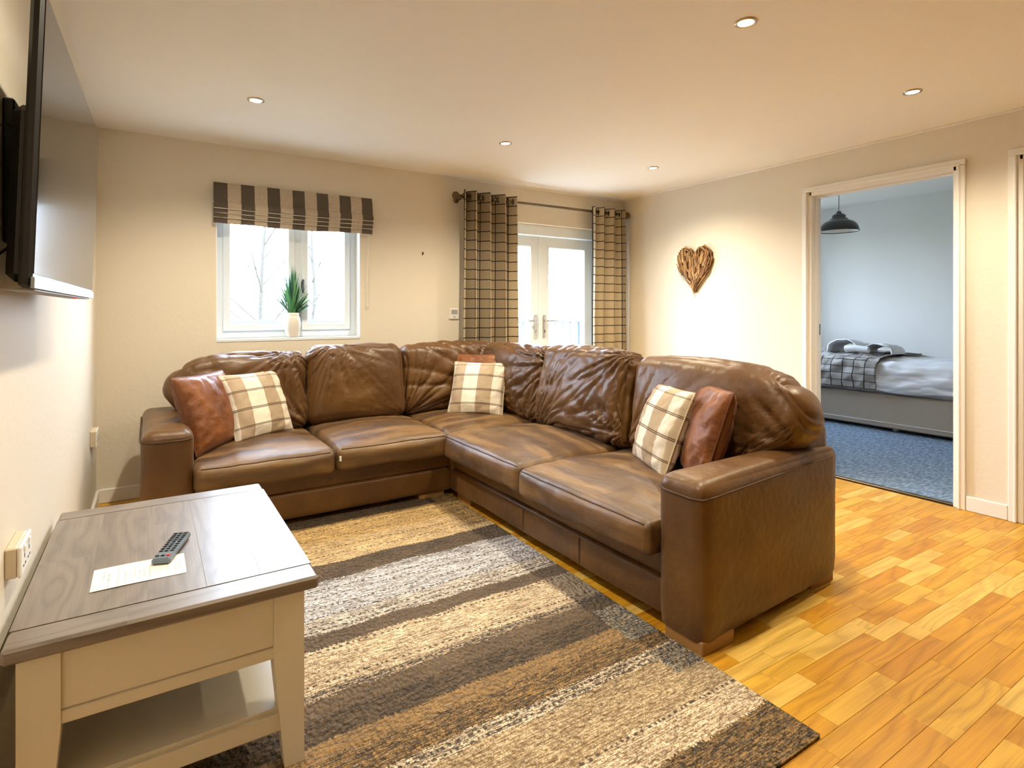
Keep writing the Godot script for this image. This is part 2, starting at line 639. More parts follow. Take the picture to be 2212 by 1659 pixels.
func build_windows():
	# window_1 above the sofa: sill board, frame, two casements
	var w = Node3D.new()
	w.name = "window_1"
	add_child(w)
	w.position = Vector3(-3.205, 0.985, -0.14)
	w.set_meta("kind", "structure")
	part("window_sill", box_mesh(Vector3(-3.695, 0.965, -0.10), Vector3(-2.715, 0.987, 0.004), 0.003), M.upvc, w)
	var st = ST()
	ring(st, -3.695, -2.715, 0.987, 1.95, 0.05, -0.165, -0.10)
	span(st, Vector3(-3.175, 1.03, -0.165), Vector3(-3.12, 1.92, -0.10), 0.004)
	part("window_frame", done(st), M.upvc, w)
	for s in [[-3.645, -3.172], [-3.125, -2.765]]:
		st = ST()
		ring(st, s[0], s[1], 1.037, 1.90, 0.046, -0.145, -0.085)
		var c = part("casement", done(st), M.upvc, w)
		part("pane", box_mesh(Vector3(s[0] + 0.04, 1.077, -0.118), Vector3(s[1] - 0.04, 1.86, -0.114), 0), M.glass, c)
	var hd = ST()
	rbox(hd, Vector3(-3.12, 1.36, -0.078), Vector3(0.022, 0.07, 0.014), 0.004)
	rbox(hd, Vector3(-3.12, 1.40, -0.065), Vector3(0.016, 0.016, 0.02), 0.004)
	rbox(hd, Vector3(-3.12, 1.36, -0.058), Vector3(0.016, 0.10, 0.012), 0.004)
	part("window_handle", done(hd), M.gasket, w)
	st = ST()
	span(st, Vector3(-3.699, 0.987, -0.10), Vector3(-3.690, 1.95, 0.001), 0.001)
	span(st, Vector3(-2.720, 0.987, -0.10), Vector3(-2.711, 1.95, 0.001), 0.001)
	span(st, Vector3(-3.699, 1.945, -0.10), Vector3(-2.711, 1.954, 0.001), 0.001)
	part("reveal", done(st), M.white, w)
	# window_2, the bedroom's
	w = Node3D.new()
	w.name = "window_2"
	add_child(w)
	w.position = Vector3(1.7, 0.95, -0.14)
	w.set_meta("kind", "structure")
	st = ST()
	ring(st, 1.2, 2.2, 1.0, 2.1, 0.06, -0.16, -0.09)
	span(st, Vector3(1.67, 1.05, -0.16), Vector3(1.73, 2.05, -0.09), 0.003)
	part("window_frame", done(st), M.upvc, w)
	for s in [[1.25, 1.68], [1.72, 2.15]]:
		part("pane", box_mesh(Vector3(s[0], 1.05, -0.125), Vector3(s[1], 2.05, -0.121), 0), M.glass, w)
	# door_1: the French doors
	var d = Node3D.new()
	d.name = "door_1"
	add_child(d)
	d.position = Vector3(-1.0, 0, -0.13)
	d.set_meta("kind", "structure")
	st = ST()
	span(st, Vector3(-1.76, 0.0, -0.20), Vector3(-1.70, 1.98, -0.06), 0.003)
	span(st, Vector3(-0.32, 0.0, -0.20), Vector3(-0.26, 1.98, -0.06), 0.003)
	span(st, Vector3(-1.76, 1.885, -0.20), Vector3(-0.26, 1.98, -0.06), 0.003)
	span(st, Vector3(-1.76, 0.0, -0.20), Vector3(-0.26, 0.03, -0.06), 0.003)
	part("door_frame", done(st), M.upvc, d)
	for s in [[-1.70, -0.965], [-0.965, -0.32]]:
		st = ST()
		ring(st, s[0] + 0.004, s[1] - 0.004, 0.03, 1.88, 0.092, -0.17, -0.10)
		ring(st, s[0] + 0.088, s[1] - 0.088, 0.115, 1.795, 0.018, -0.165, -0.092)
		var leaf = part("door_leaf", done(st), M.upvc, d)
		part("pane", box_mesh(Vector3(s[0] + 0.09, 0.12, -0.138), Vector3(s[1] - 0.09, 1.79, -0.134), 0), M.glass, leaf)
	st = ST()
	span(st, Vector3(-0.983, 0.03, -0.105), Vector3(-0.947, 1.88, -0.088), 0.004)
	part("meeting_stile", done(st), M.upvc, d)
	for s in [-1, 1]:
		var x = -0.965 + s * 0.052
		st = ST()
		rbox(st, Vector3(x, 1.03, -0.088), Vector3(0.028, 0.22, 0.012), 0.004)
		rbox(st, Vector3(x, 0.985, -0.08), Vector3(0.012, 0.03, 0.012), 0.004)
		tube(st, [Vector3(x, 1.085, -0.085), Vector3(x, 1.085, -0.045), Vector3(x + s * 0.02, 1.085, -0.04), Vector3(x + s * 0.12, 1.085, -0.04)], 0.009, 0.008, 10)
		part("door_handle", done(st), M.chrome, d)

func ring(st, x0, x1, y0, y1, t, z0, z1):
	span(st, Vector3(x0, y0, z0), Vector3(x0 + t, y1, z1), 0.004)
	span(st, Vector3(x1 - t, y0, z0), Vector3(x1, y1, z1), 0.004)
	span(st, Vector3(x0 + t * 0.9, y0, z0), Vector3(x1 - t * 0.9, y0 + t, z1), 0.004)
	span(st, Vector3(x0 + t * 0.9, y1 - t, z0), Vector3(x1 - t * 0.9, y1, z1), 0.004)

func architrave(d, z0, z1, top):
	# flat boards with a raised inner bead round an opening in the right wall
	var w = 0.046
	var st = ST()
	span(st, Vector3(-0.018, 0, z0 - w), Vector3(0, top + 0.008, z0 - 0.008), 0.003)
	span(st, Vector3(-0.024, 0, z0 - 0.022), Vector3(-0.002, top + 0.010, z0 - 0.0085), 0.003)
	span(st, Vector3(-0.018, 0, z1 + 0.008), Vector3(0, top + 0.008, z1 + w), 0.003)
	span(st, Vector3(-0.024, 0, z1 + 0.0085), Vector3(-0.002, top + 0.010, z1 + 0.022), 0.003)
	span(st, Vector3(-0.018, top + 0.008, z0 - w), Vector3(0, top + w, z1 + w), 0.004)
	span(st, Vector3(-0.024, top + 0.009, z0 - 0.022), Vector3(-0.002, top + 0.022, z1 + 0.022), 0.004)
	part("architrave", done(st), M.white, d)
	st = ST()
	span(st, Vector3(-0.004, 0, z0 - 0.012), Vector3(0.124, top + 0.012, z0 + 0.018), 0.003)
	span(st, Vector3(-0.004, 0, z1 - 0.018), Vector3(0.124, top + 0.012, z1 + 0.012), 0.003)
	span(st, Vector3(-0.004, top - 0.018, z0), Vector3(0.124, top + 0.012, z1), 0.003)
	part("door_lining", done(st), M.white, d)
	st = ST()
	span(st, Vector3(0.04, 0, z0 + 0.017), Vector3(0.08, top - 0.018, z0 + 0.030), 0.003)
	span(st, Vector3(0.04, 0, z1 - 0.030), Vector3(0.08, top - 0.018, z1 - 0.017), 0.003)
	span(st, Vector3(0.04, top - 0.030, z0 + 0.017), Vector3(0.08, top - 0.017, z1 - 0.017), 0.003)
	part("door_stop", done(st), M.white, d)

func build_bedroom_doorway():
	var d = Node3D.new()
	d.name = "door_2"
	add_child(d)
	d.position = Vector3(0, 0, 2.43)
	d.set_meta("kind", "structure")
	architrave(d, 1.949, 2.852, 2.034)
	part("strike_plate", box_mesh(Vector3(0.09, 1.0, 1.966), Vector3(0.112, 1.08, 1.970), 0.001), M.steel, d)
	part("threshold", box_mesh(Vector3(0.03, -0.012, 1.967), Vector3(0.07, 0.006, 2.834), 0.003), M.bronze, d)
	d = Node3D.new()
	d.name = "door_3"
	add_child(d)
	d.position = Vector3(0, 0, 3.59)
	d.set_meta("kind", "structure")
	architrave(d, 3.143, 4.01, 2.034)
	var st = ST()
	span(st, Vector3(0.08, 0.006, 3.163), Vector3(0.118, 2.012, 3.99), 0.003)
	part("door_leaf", done(st), M.white, d)

func build_outside():
	struct("ground", box_mesh(Vector3(-30, -0.6, -60), Vector3(30, -0.5, -0.4), 0), mat(Color(0.52, 0.53, 0.45), 0.95))
	var deck = struct("floor_deck", box_mesh(Vector3(-6, -0.5, -1.75), Vector3(3.2, -0.06, -0.28), 0), mat(Color(0.45, 0.45, 0.44), 0.8))
	var dm = mat(Color(0.62, 0.62, 0.60), 0.8)
	for k in 10:
		part("plank", box_mesh(Vector3(-6, -0.058, -1.745 + k * 0.146), Vector3(3.2, -0.03, -1.745 + k * 0.146 + 0.138), 0.003), dm, deck)
	var rm = mat(Color(0.20, 0.27, 0.36), 0.5)
	var r = thing("balcony_railing", "slate blue balcony railing with upright balusters outside the French doors", "railing", Vector3(-1.5, -0.03, -1.6))
	part("top_rail", box_mesh(Vector3(-6, 1.03, -1.66), Vector3(3.2, 1.09, -1.56), 0.01), rm, r)
	part("bottom_rail", box_mesh(Vector3(-6, 0.06, -1.63), Vector3(3.2, 0.11, -1.59), 0.005), rm, r)
	for k in 7:
		var x = -5.42 + k * 1.24
		part("post", box_mesh(Vector3(x - 0.04, -0.03, -1.65), Vector3(x + 0.04, 1.12, -1.57), 0.006), rm, r)
	var bal = box_mesh(Vector3(-0.012, 0.10, -0.012), Vector3(0.012, 1.04, 0.012), 0.003)
	for k in 70:
		var x = -5.9 + k * 0.125
		part("baluster", bal, rm, r, Vector3(x, 0, -1.61))
	# bare winter trees beyond the balcony
	var bark = mat(Color(0.19, 0.17, 0.14), 0.9)
	var spots = [[-4.9, -5.5, 5.2, "bare tree outside the window, in the pane left of its mullion"], [-3.5, -7.5, 6.4, "bare tree outside seen just behind the window's plant"], [-2.6, -5.2, 5.0, "thin bare tree outside the window's narrower pane"], [-1.2, -8.0, 6.0, "bare tree outside behind the French doors' meeting stiles"]]
	for q in spots:
		var t = thing("bare_tree", q[3], "tree", Vector3(q[0], -0.5, q[1]), 0.0, "bare trees beyond the balcony")
		var tr = RandomNumberGenerator.new()
		tr.seed = int(q[0] * -100)
		var trunk = ST()
		var twigs = ST()
		var pts = []
		for i in 7:
			pts.append(t.position + Vector3(tr.randf_range(-0.06, 0.06), q[2] * i / 6.0, tr.randf_range(-0.06, 0.06)))
		tube(trunk, pts, 0.045, 0.01, 7)
		part("trunk", done(trunk), bark, t)
		for i in 22:
			var h = tr.randf_range(0.2, 0.98)
			var a = tr.randf() * TAU
			var p0 = t.position + Vector3(0, q[2] * h, 0)
			var l = (1.15 - h) * tr.randf_range(0.9, 1.9)
			var dir = Vector3(cos(a), tr.randf_range(0.4, 1.0), sin(a)).normalized()
			var mid = p0 + dir * l * 0.5 + Vector3(0, 0.05, 0)
			tube(twigs, [p0, mid, p0 + dir * l + Vector3(0, 0.15 * l, 0)], 0.016, 0.004, 5)
			for j in 3:
				var d2 = (dir + Vector3(tr.randf_range(-0.7, 0.7), tr.randf_range(-0.1, 0.7), tr.randf_range(-0.7, 0.7))).normalized()
				tube(twigs, [mid.lerp(p0, tr.randf() * 0.4), mid + d2 * l * 0.45], 0.007, 0.002, 4)
		part("branches", done(twigs), bark, t)

# ---------------------------------------------------------------- sofa

var sofa

func bowl(w: Vector3, a: int, b: int) -> float:
	return (1.0 - w[a] * w[a] * w[a] * w[a]) * (1.0 - w[b] * w[b] * w[b] * w[b])

# a seat cushion between two corners; front: which way its front faces (+z or -x)
func seat(lo: Vector3, hi: Vector3, crown: float, sd: float, front := Vector3.BACK):
	var c = (lo + hi) * 0.5
	var h = (hi - lo) * 0.5
	var along = Vector3.RIGHT if front == Vector3.BACK else Vector3.BACK
	var move = func(p: Vector3, o: Vector3, w: Vector3):
		var q = p
		var dome = (1.0 - w.x * w.x) * (1.0 - w.z * w.z)
		var top = smoothstep(-0.2, 0.9, w.y)
		q.y += crown * dome * top
		# the front bellies out and the upper edge sags a little
		var fr = maxf(0.0, w.dot(front))
		q += front * 0.016 * fr * fr * (1.0 - pow(absf(w.dot(along)), 4.0)) * (1.0 - w.y * w.y)
		q.y -= 0.012 * fr * fr * fr * top
		var e = c + p + Vector3(sd, 0, sd * 0.7)
		# long shallow pulls from front to back
		var s = e.dot(along)
		var f = e.dot(front)
		var pull = noise_b.get_noise_3d(s * 5.0, f * 1.3, sd * 3.0)
		var gr = pow(1.0 - absf(noise_c.get_noise_3d(s * 1.4, f * 4.5, sd * 2.0)), 8.0)
		q += o * (wave(e, 2.6) * 0.009 + pull * 0.004 - gr * 0.004)
		return q
	var mesh = soft(h, 0.032, Vector3i(52, 12, 52), move)
	var st = ST()
	var pts = []
	for k in 41:
		var t = (k / 20.0 - 1.0) * 0.985
		var w = along * t + Vector3.UP + front
		var o = (Vector3.UP + front).normalized()
		var p = along * t * (h.dot(along.abs()) - 0.02) + Vector3.UP * (h.y - 0.032) + front * (h.dot(front.abs()) - 0.032) + o * 0.033
		pts.append(c + move.call(p, o, w))
	tube(st, pts, 0.0032, 0.0032, 6)
	var cushion = part("seat_cushion", mesh, M.suede_across if front == Vector3.BACK else M.suede_along, sofa, c)
	part("piping", done(st), M.piping, cushion)
	return cushion

# a back cushion: centre of its foot, width along x, height, thickness; leans back; wrinkles from crease rays
func back(foot: Vector3, size: Vector3, turn: float, lean: float, sd: float, shape: Callable, wr := 1.0, anchors := [Vector3(-1, -1, 1), Vector3(1, -1, 1)], n := Vector3i(70, 56, 12)):
	var b = Basis(Vector3.UP, turn) * Basis(Vector3.RIGHT, -lean)
	var h = size * 0.5
	var mesh = soft(h, minf(0.075, h.z * 0.85), n, func(p: Vector3, o: Vector3, w: Vector3):
		var q: Vector3 = shape.call(p, w)
		q.z += 0.05 * signf(w.z) * (1.0 - w.x * w.x) * (1.0 - pow(absf(w.y), 3.0)) * absf(w.z)
		var e = p + Vector3(sd, sd * 0.3, 0)
		var cut = 0.0
		for k in anchors.size():
			cut += fan(Vector2(p.x, p.y) - Vector2(anchors[k].x * h.x, anchors[k].y * h.y), sd + k * 7.3, anchors[k].z)
		q += o * (wave(e, 3.0) * 0.009 + crease(e, 2.2) * 0.004 + cut * wr)
		return q)
	return part("back_cushion", mesh, M.suede, sofa, foot + b * Vector3(0, h.y, 0), b)

# creases that fan out from a point: narrow grooves with a soft swell between them
func fan(d: Vector2, sd: float, reach: float) -> float:
	var r = d.length()
	if r < 0.01:
		return 0.0
	var a = atan2(d.y, d.x)
	var n = noise_c.get_noise_3d(cos(a) * 3.6 + sd, sin(a) * 3.6, r * 1.6 + sd)
	var groove = pow(1.0 - absf(n), 7.0)
	var fade = exp(-r / (0.45 * reach)) * smoothstep(0.0, 0.08, r)
	return (-0.013 * groove + 0.006 * absf(n)) * fade * 2.0

func arm(lo: Vector3, hi: Vector3, sd: float, skew := 0.0):
	var c = (lo + hi) * 0.5
	var h = (hi - lo) * 0.5
	var mesh = soft(h, 0.05, Vector3i(22, 22, 22), func(p: Vector3, o: Vector3, w: Vector3):
		var q = p
		q.y += 0.014 * maxf(0.0, w.y) * (1.0 - w.x * w.x) * (1.0 - w.z * w.z)
		q.z += skew * (w.x + 1.0) * 0.5 * maxf(0.0, w.z)
		if w.y < -0.9:
			q.y = -h.y
		var e = c + p + Vector3(sd, 0, 0)
		return q + o * (wave(e, 2.2) * 0.006 + crease(e, 3.5) * 0.0016))
	return part("arm", mesh, M.suede, sofa, c)

func panel(called: String, lo: Vector3, hi: Vector3, sd: float, r := 0.022):
	var c = (lo + hi) * 0.5
	var h = (hi - lo) * 0.5
	var mesh = soft(h, minf(r, minf(h.x, minf(h.y, h.z)) * 0.9), Vector3i(24, 8, 24), func(p: Vector3, o: Vector3, _w: Vector3):
		return p + o * wave(c + p + Vector3(sd, 0, 0), 2.5) * 0.004)
	return part(called, mesh, M.suede, sofa, c)

func build_sofa():
	sofa = thing("corner_sofa", "large L-shaped brown suede corner sofa standing along the rug", "sofa", Vector3(-2.6, 0, 0.8))
	# upholstered base: lower panel and the band above it, along both wings
	panel("base_panel", Vector3(-3.9, 0.04, 0.2), Vector3(-2.45, 0.185, 1.035), 0.0)
	var rp = panel("base_panel", Vector3(-2.47, 0.045, 1.05), Vector3(-1.6, 0.185, 2.83), 3.0)
	for z in [1.88, 2.327]:
		var sm = ST()
		tube(sm, [Vector3(-2.4705, 0.06, z), Vector3(-2.4735, 0.12, z + 0.002), Vector3(-2.4705, 0.175, z)], 0.002, 0.002, 5)
		part("seam", done(sm), M.piping, rp)
	panel("base_rail", Vector3(-3.9, 0.182, 0.2), Vector3(-2.45, 0.30, 1.022), 5.0)
	panel("base_rail", Vector3(-2.455, 0.182, 1.03), Vector3(-1.6, 0.30, 2.83), 7.0)
	panel("base_panel", Vector3(-2.46, 0.04, 0.2), Vector3(-1.6, 0.30, 1.06), 9.0)
	# backs behind the cushions
	panel("back_frame", Vector3(-3.89, 0.05, 0.175), Vector3(-1.55, 0.70, 0.32), 1.0, 0.05)
	panel("back_frame", Vector3(-1.75, 0.05, 0.18), Vector3(-1.54, 0.70, 2.93), 2.0, 0.05)
	# arms
	var la = arm(Vector3(-4.11, 0.04, 0.14), Vector3(-3.885, 0.585, 1.06), 1.0)
	var ra = arm(Vector3(-2.5, 0.04, 2.805), Vector3(-1.53, 0.585, 3.02), 5.0, -0.06)
	# the piping where the arms' tops are sewn on
	var st = ST()
	tube(st, [Vector3(-4.113, 0.545, 0.25), Vector3(-4.113, 0.545, 0.99), Vector3(-4.105, 0.542, 1.045), Vector3(-4.06, 0.54, 1.063), Vector3(-3.94, 0.54, 1.063), Vector3(-3.893, 0.542, 1.045)], 0.004, 0.004, 6)
	part("piping", done(st), M.piping, la)
	st = ST()
	tube(st, [Vector3(-2.485, 0.535, 2.812), Vector3(-2.502, 0.532, 2.85), Vector3(-2.503, 0.53, 2.97), Vector3(-2.488, 0.531, 3.008), Vector3(-2.44, 0.535, 3.018), Vector3(-2.0, 0.545, 2.991), Vector3(-1.60, 0.55, 2.966), Vector3(-1.545, 0.55, 2.945)], 0.004, 0.004, 6)
	part("piping", done(st), M.piping, ra)
	# seats
	seat(Vector3(-3.885, 0.275, 0.32), Vector3(-3.205, 0.415, 1.115), 0.04, 0.3)
	seat(Vector3(-3.195, 0.285, 0.32), Vector3(-2.51, 0.425, 1.115), 0.04, 4.1)
	seat(Vector3(-2.50, 0.285, 0.30), Vector3(-1.75, 0.425, 1.10), 0.04, 7.7)
	seat(Vector3(-2.535, 0.265, 1.085), Vector3(-1.75, 0.42, 1.935), 0.045, 11.2, Vector3.LEFT)
	seat(Vector3(-2.545, 0.265, 1.945), Vector3(-1.75, 0.41, 2.808), 0.045, 15.9, Vector3.LEFT)
	# back cushions, from the left end round to the right end
	var plain_shape = func(p: Vector3, w: Vector3):
		var q = p
		q.x *= 1.0 - 0.035 * (w.y + 1.0) * 0.5
		q.y += 0.015 * (1.0 - w.x * w.x) * maxf(0.0, w.y)
		return q
	var left_end = func(p: Vector3, w: Vector3):
		return end_shape(p, w, -1.0)
	var right_end = func(p: Vector3, w: Vector3):
		return end_shape(p, w, 1.0)
	back(Vector3(-3.60, 0.41, 0.40), Vector3(0.81, 0.49, 0.20), 0.0, 0.16, 2.0, left_end, 0.9, [Vector3(1.0, -1.0, 0.8), Vector3(0.7, 1.0, 0.7), Vector3(-0.6, -1, 0.4)])
	back(Vector3(-2.865, 0.42, 0.41), Vector3(0.68, 0.52, 0.20), 0.0, 0.17, 6.0, plain_shape, 0.8, [Vector3(-0.5, 1.0, 0.6), Vector3(1, -1, 0.3)])
	back(Vector3(-2.14, 0.42, 0.37), Vector3(0.80, 0.51, 0.19), 0.0, 0.12, 9.0, plain_shape, 1.3, [Vector3(1.2, -0.9, 1.5), Vector3(-1.0, -1.0, 0.7)])
	back(Vector3(-1.82, 0.42, 0.80), Vector3(0.86, 0.51, 0.19), -PI / 2, 0.12, 12.0, plain_shape, 1.3, [Vector3(-1.0, -1.0, 0.9), Vector3(1.2, 0.6, 1.3), Vector3(0.6, -1, 0.6)])
	back(Vector3(-1.85, 0.42, 1.60), Vector3(0.84, 0.53, 0.20), -PI / 2, 0.17, 15.0, plain_shape, 1.0, [Vector3(1.0, 1.0, 0.9), Vector3(-0.9, -1.1, 1.0), Vector3(1.0, -0.7, 0.7)])
	back(Vector3(-1.82, 0.41, 2.515), Vector3(0.97, 0.52, 0.21), -PI / 2, 0.16, 19.0, right_end, 1.0, [Vector3(-1.0, -0.9, 0.6), Vector3(1.1, -0.3, 0.5), Vector3(0.5, -1.0, 0.4)])
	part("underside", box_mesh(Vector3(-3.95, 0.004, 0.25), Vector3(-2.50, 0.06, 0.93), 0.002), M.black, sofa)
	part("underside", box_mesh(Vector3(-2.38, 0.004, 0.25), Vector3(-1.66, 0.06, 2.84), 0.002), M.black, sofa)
	part("care_label", box_mesh(Vector3(-3.186, 0.345, 1.118), Vector3(-3.176, 0.372, 1.128), 0.001), M.linen, sofa)
	# low wooden feet
	var foot_shape = func(c: Vector3):
		var f = ST()
		rbox(f, c, Vector3(0.17, 0.05, 0.17), 0.004)
		return done(f)
	for c in [Vector3(-2.405, 0.022, 2.925), Vector3(-1.63, 0.022, 2.86), Vector3(-2.36, 0.022, 1.18), Vector3(-2.58, 0.022, 0.93), Vector3(-4.0, 0.022, 0.96), Vector3(-4.0, 0.022, 0.22), Vector3(-1.65, 0.022, 0.22)]:
		part("foot", foot_shape.call(c), M.foot, sofa)

# the end cushions are D-shaped: narrow at the seat, swelling out over the arm
func end_shape(p: Vector3, w: Vector3, side: float) -> Vector3:
	var q = p
	var t = (w.y + 1.0) * 0.5
	var k = w.x * side
	var f: float
	if t < 0.30:
		f = lerpf(0.56, 0.74, t / 0.30)
	elif t < 0.62:
		f = lerpf(0.74, 1.0, sin((t - 0.30) / 0.32 * PI * 0.5))
	else:
		f = lerpf(1.0, 0.80, pow((t - 0.62) / 0.38, 2.0))
	if k > 0.0:
		q.x *= lerpf(1.0, f, smoothstep(0.0, 0.9, k))
		q.y -= 0.05 * k * k * maxf(0.0, w.y)
	q.y += 0.02 * (1.0 - w.x * w.x) * maxf(0.0, w.y)
	return q

# ---------------------------------------------------------------- rug

func build_rug():
	var cr = Color(0.83, 0.75, 0.64)
	var gold = Color(0.78, 0.65, 0.42)
	var pale = Color(0.79, 0.785, 0.80)
	var brown = Color(0.42, 0.34, 0.25)
	var dark = Color(0.20, 0.175, 0.155)
	var char_ = Color(0.29, 0.26, 0.24)
	var tan = Color(0.60, 0.47, 0.29)
	var beige = Color(0.74, 0.66, 0.53)
	var slate = Color(0.27, 0.28, 0.30)
	# z where a band starts, its colour, the colour of its flecks, how many flecks
	var bands = [[1.06, dark, brown, 0.4], [1.12, gold, brown, 0.22], [1.36, cr.lerp(gold, 0.5), brown, 0.15], [1.62, dark, brown, 0.3], [1.68, brown, dark, 0.45], [1.775, char_, pale, 0.35], [1.815, pale, char_, 0.12], [2.08, pale.lerp(cr, 0.5), char_, 0.2], [2.19, char_, brown, 0.35], [2.28, cr, brown, 0.2], [2.50, cr.lerp(brown, 0.3), dark, 0.35], [2.54, char_, brown, 0.5], [2.62, brown, dark, 0.55], [2.72, char_.lerp(brown, 0.5), tan, 0.5], [2.79, tan, dark, 0.4], [2.89, cr, dark, 0.2], [2.95, beige, brown, 0.3], [3.14, cr, brown, 0.15], [3.265, dark, tan, 0.3], [3.32, tan, dark, 0.45], [3.395, dark, tan, 0.25]]
	var lo = Vector3(-4.10, 0, 1.0)
	var hi = Vector3(-2.49, 0, 3.425)
	var w = 720
	var h = 1060
	var dots = [1.20, 1.31, 1.45, 1.53, 1.86, 1.92, 2.00, 2.07, 2.13, 2.165, 2.30, 2.47, 2.52, 2.91, 2.935, 3.15]
	var tex = image_tex(w, h, func(px, py):
		var x = lo.x + (hi.x - lo.x) * px / w
		var z = lo.z + (hi.z - lo.z) * py / h
		var zz = z + noise_a.get_noise_2d(x * 3.0, z * 2.0) * 0.018 + noise_c.get_noise_2d(px * 0.21, py * 0.05) * 0.006
		# the outer strip is woven in other colours
		var border = x > -2.625 + noise_c.get_noise_2d(4.0, z * 60.0) * 0.008
		var i = 0
		while i + 1 < bands.size() and bands[i + 1][0] < zz:
			i += 1
		var c: Color = bands[i][1]
		var fleck: Color = bands[i][2]
		var share: float = bands[i][3]
		if border:
			if z < 1.56:
				c = brown.lerp(dark, 0.35)
				fleck = gold
				share = 0.35
			elif z > 2.60 and z < 2.82 or z > 2.90 and z < 3.03:
				c = slate
				fleck = beige
				share = 0.3
			elif z > 2.2 and z < 2.6:
				c = c.lerp(slate, 0.45)
		# woven lines along the width, broken into dashes
		var line = noise_c.get_noise_2d(px * 0.012, py * 0.55)
		var line2 = noise_c.get_noise_2d(px * 0.05 + 300.0, py * 0.9)
		if line > 0.62 - share * 0.9:
			c = c.lerp(fleck, 0.62)
		if line2 > 0.72 - share * 0.9:
			c = c.lerp(fleck, 0.75)
		var speck = noise_c.get_noise_2d(px * 0.35 + 90.0, py * 0.35)
		if speck > 0.78 - share * 0.75:
			c = c.lerp(fleck, 0.7)
		for d in dots:
			if absf(z - d) > 0.011:
				continue
			var dz = z - d - noise_a.get_noise_2d(x * 2.0, d * 9.0) * 0.006
			if absf(dz) < 0.0045:
				var ph = fposmod(x * 42.0 + d * 13.7 + noise_c.get_noise_2d(px * 0.02, d * 50.0) * 0.6, 1.0)
				if ph < 0.42:
					c = c.lerp(dark, 0.75)
		var lum = 1.0 + noise_c.get_noise_2d(px * 0.8, py * 0.8) * 0.10 + noise_a.get_noise_2d(x * 4.0 + 7.0, z * 6.0) * 0.10
		return c * lum * 1.06)
	var m = mat(Color(1, 1, 1), 0.95, {"albedo_texture": tex, "texture_repeat": false, "normal_enabled": true, "normal_texture": noise_tex(512, 0.18, 25, [], 2, 6.0), "normal_scale": 0.7})
	var mesh = sheet(32, 46, func(u, v): return Vector3(lo.x + (hi.x - lo.x) * u + 0.028 - 0.055 * v, 0.006 + noise_a.get_noise_2d(u * 3.0, v * 4.0) * 0.0008, lo.z + (hi.z - lo.z) * v), 0.011)
	var o = part("striped_rug", mesh, m)
	tag(o, "striped cream, gold and charcoal rug lying between sofa and coffee table", "rug")

# ---------------------------------------------------------------- coffee table

func build_table():
	var t = thing("coffee_table", "cream painted coffee table with greyed wooden top and lower shelf", "table", Vector3(-4.02, 0, 2.31))
	var x0 = -4.326
	var x1 = -3.705
	var z0 = 1.85
	var z1 = 2.785
	# top: end boards across, boards along
	var st = ST()
	part("end_board", box_mesh(Vector3(x0, 0.462, z1 - 0.088), Vector3(x1, 0.495, z1), 0.006, 0, Vector2(0.3, 0.1)), M.tabletop, t)
	part("end_board", box_mesh(Vector3(x0, 0.462, z0), Vector3(x1, 0.495, z0 + 0.088), 0.006, 0, Vector2(0.8, 0.5)), M.tabletop, t)
	var n = 5
	for k in n:
		var a = lerpf(x0, x1, k / float(n))
		var b = lerpf(x0, x1, (k + 1) / float(n))
		part("board", box_mesh(Vector3(a + 0.0001, 0.4625, z0 + 0.0884), Vector3(b - 0.0001, 0.4948, z1 - 0.0884), 0.0004, 2, Vector2(k * 0.37 + 0.12, k * 0.61)), M.tabletop, t)
	# tapered legs
	var zf = z1 - 0.03
	var zb = z0 + 0.03
	for sx in [0, 1]:
		for sz in [0, 1]:
			var px = x0 + 0.02 if sx == 0 else x1 - 0.03
			var pz = zb if sz == 0 else zf
			var ix = 1.0 if sx == 0 else -1.0
			var iz = 1.0 if sz == 0 else -1.0
			st = ST()
			leg_shape(st, Vector3(px, 0, pz), ix, iz)
			part("leg", done(st), M.cream, t)
	# apron with a sunk panel on the near and far ends, plain along the sides
	var ax0 = x0 + 0.085
	var ax1 = x1 - 0.098
	for e in [[zf - 0.03, zf - 0.006, 1.0], [zb + 0.006, zb + 0.03, -1.0]]:
		st = ST()
		span(st, Vector3(ax0, 0.294, e[0]), Vector3(ax1, 0.322, e[1]), 0.002)
		span(st, Vector3(ax0, 0.318, e[0]), Vector3(ax1, 0.464, e[1] - 0.007 * e[2] if e[2] > 0 else e[1]), 0.0)
		part("apron", done(st), M.cream, t)
		part("apron_panel", box_mesh(Vector3(ax0 + 0.004, 0.325, e[0] + 0.003), Vector3(ax1 - 0.004, 0.462, e[1] - 0.003), 0.002), M.cream, t)
	for e in [[x0 + 0.03, x0 + 0.055], [x1 - 0.062, x1 - 0.037]]:
		part("apron", box_mesh(Vector3(e[0], 0.294, zb + 0.06), Vector3(e[1], 0.464, zf - 0.06), 0.002), M.cream, t)
	# shelf of three boards on a rail
	for k in 3:
		var a = lerpf(zb + 0.02, zf - 0.03, k / 3.0)
		var b = lerpf(zb + 0.02, zf - 0.03, (k + 1) / 3.0)
		part("shelf_board", box_mesh(Vector3(x0 + 0.05, 0.135, a + 0.0005), Vector3(x1 - 0.055, 0.153, b - 0.0005), 0.002), M.cream, t)
	part("shelf_rail", box_mesh(Vector3(x0 + 0.07, 0.10, zf - 0.04), Vector3(x1 - 0.08, 0.145, zf - 0.015), 0.002), M.cream, t)
	part("shelf_rail", box_mesh(Vector3(x0 + 0.07, 0.10, zb + 0.015), Vector3(x1 - 0.08, 0.145, zb + 0.04), 0.002), M.cream, t)

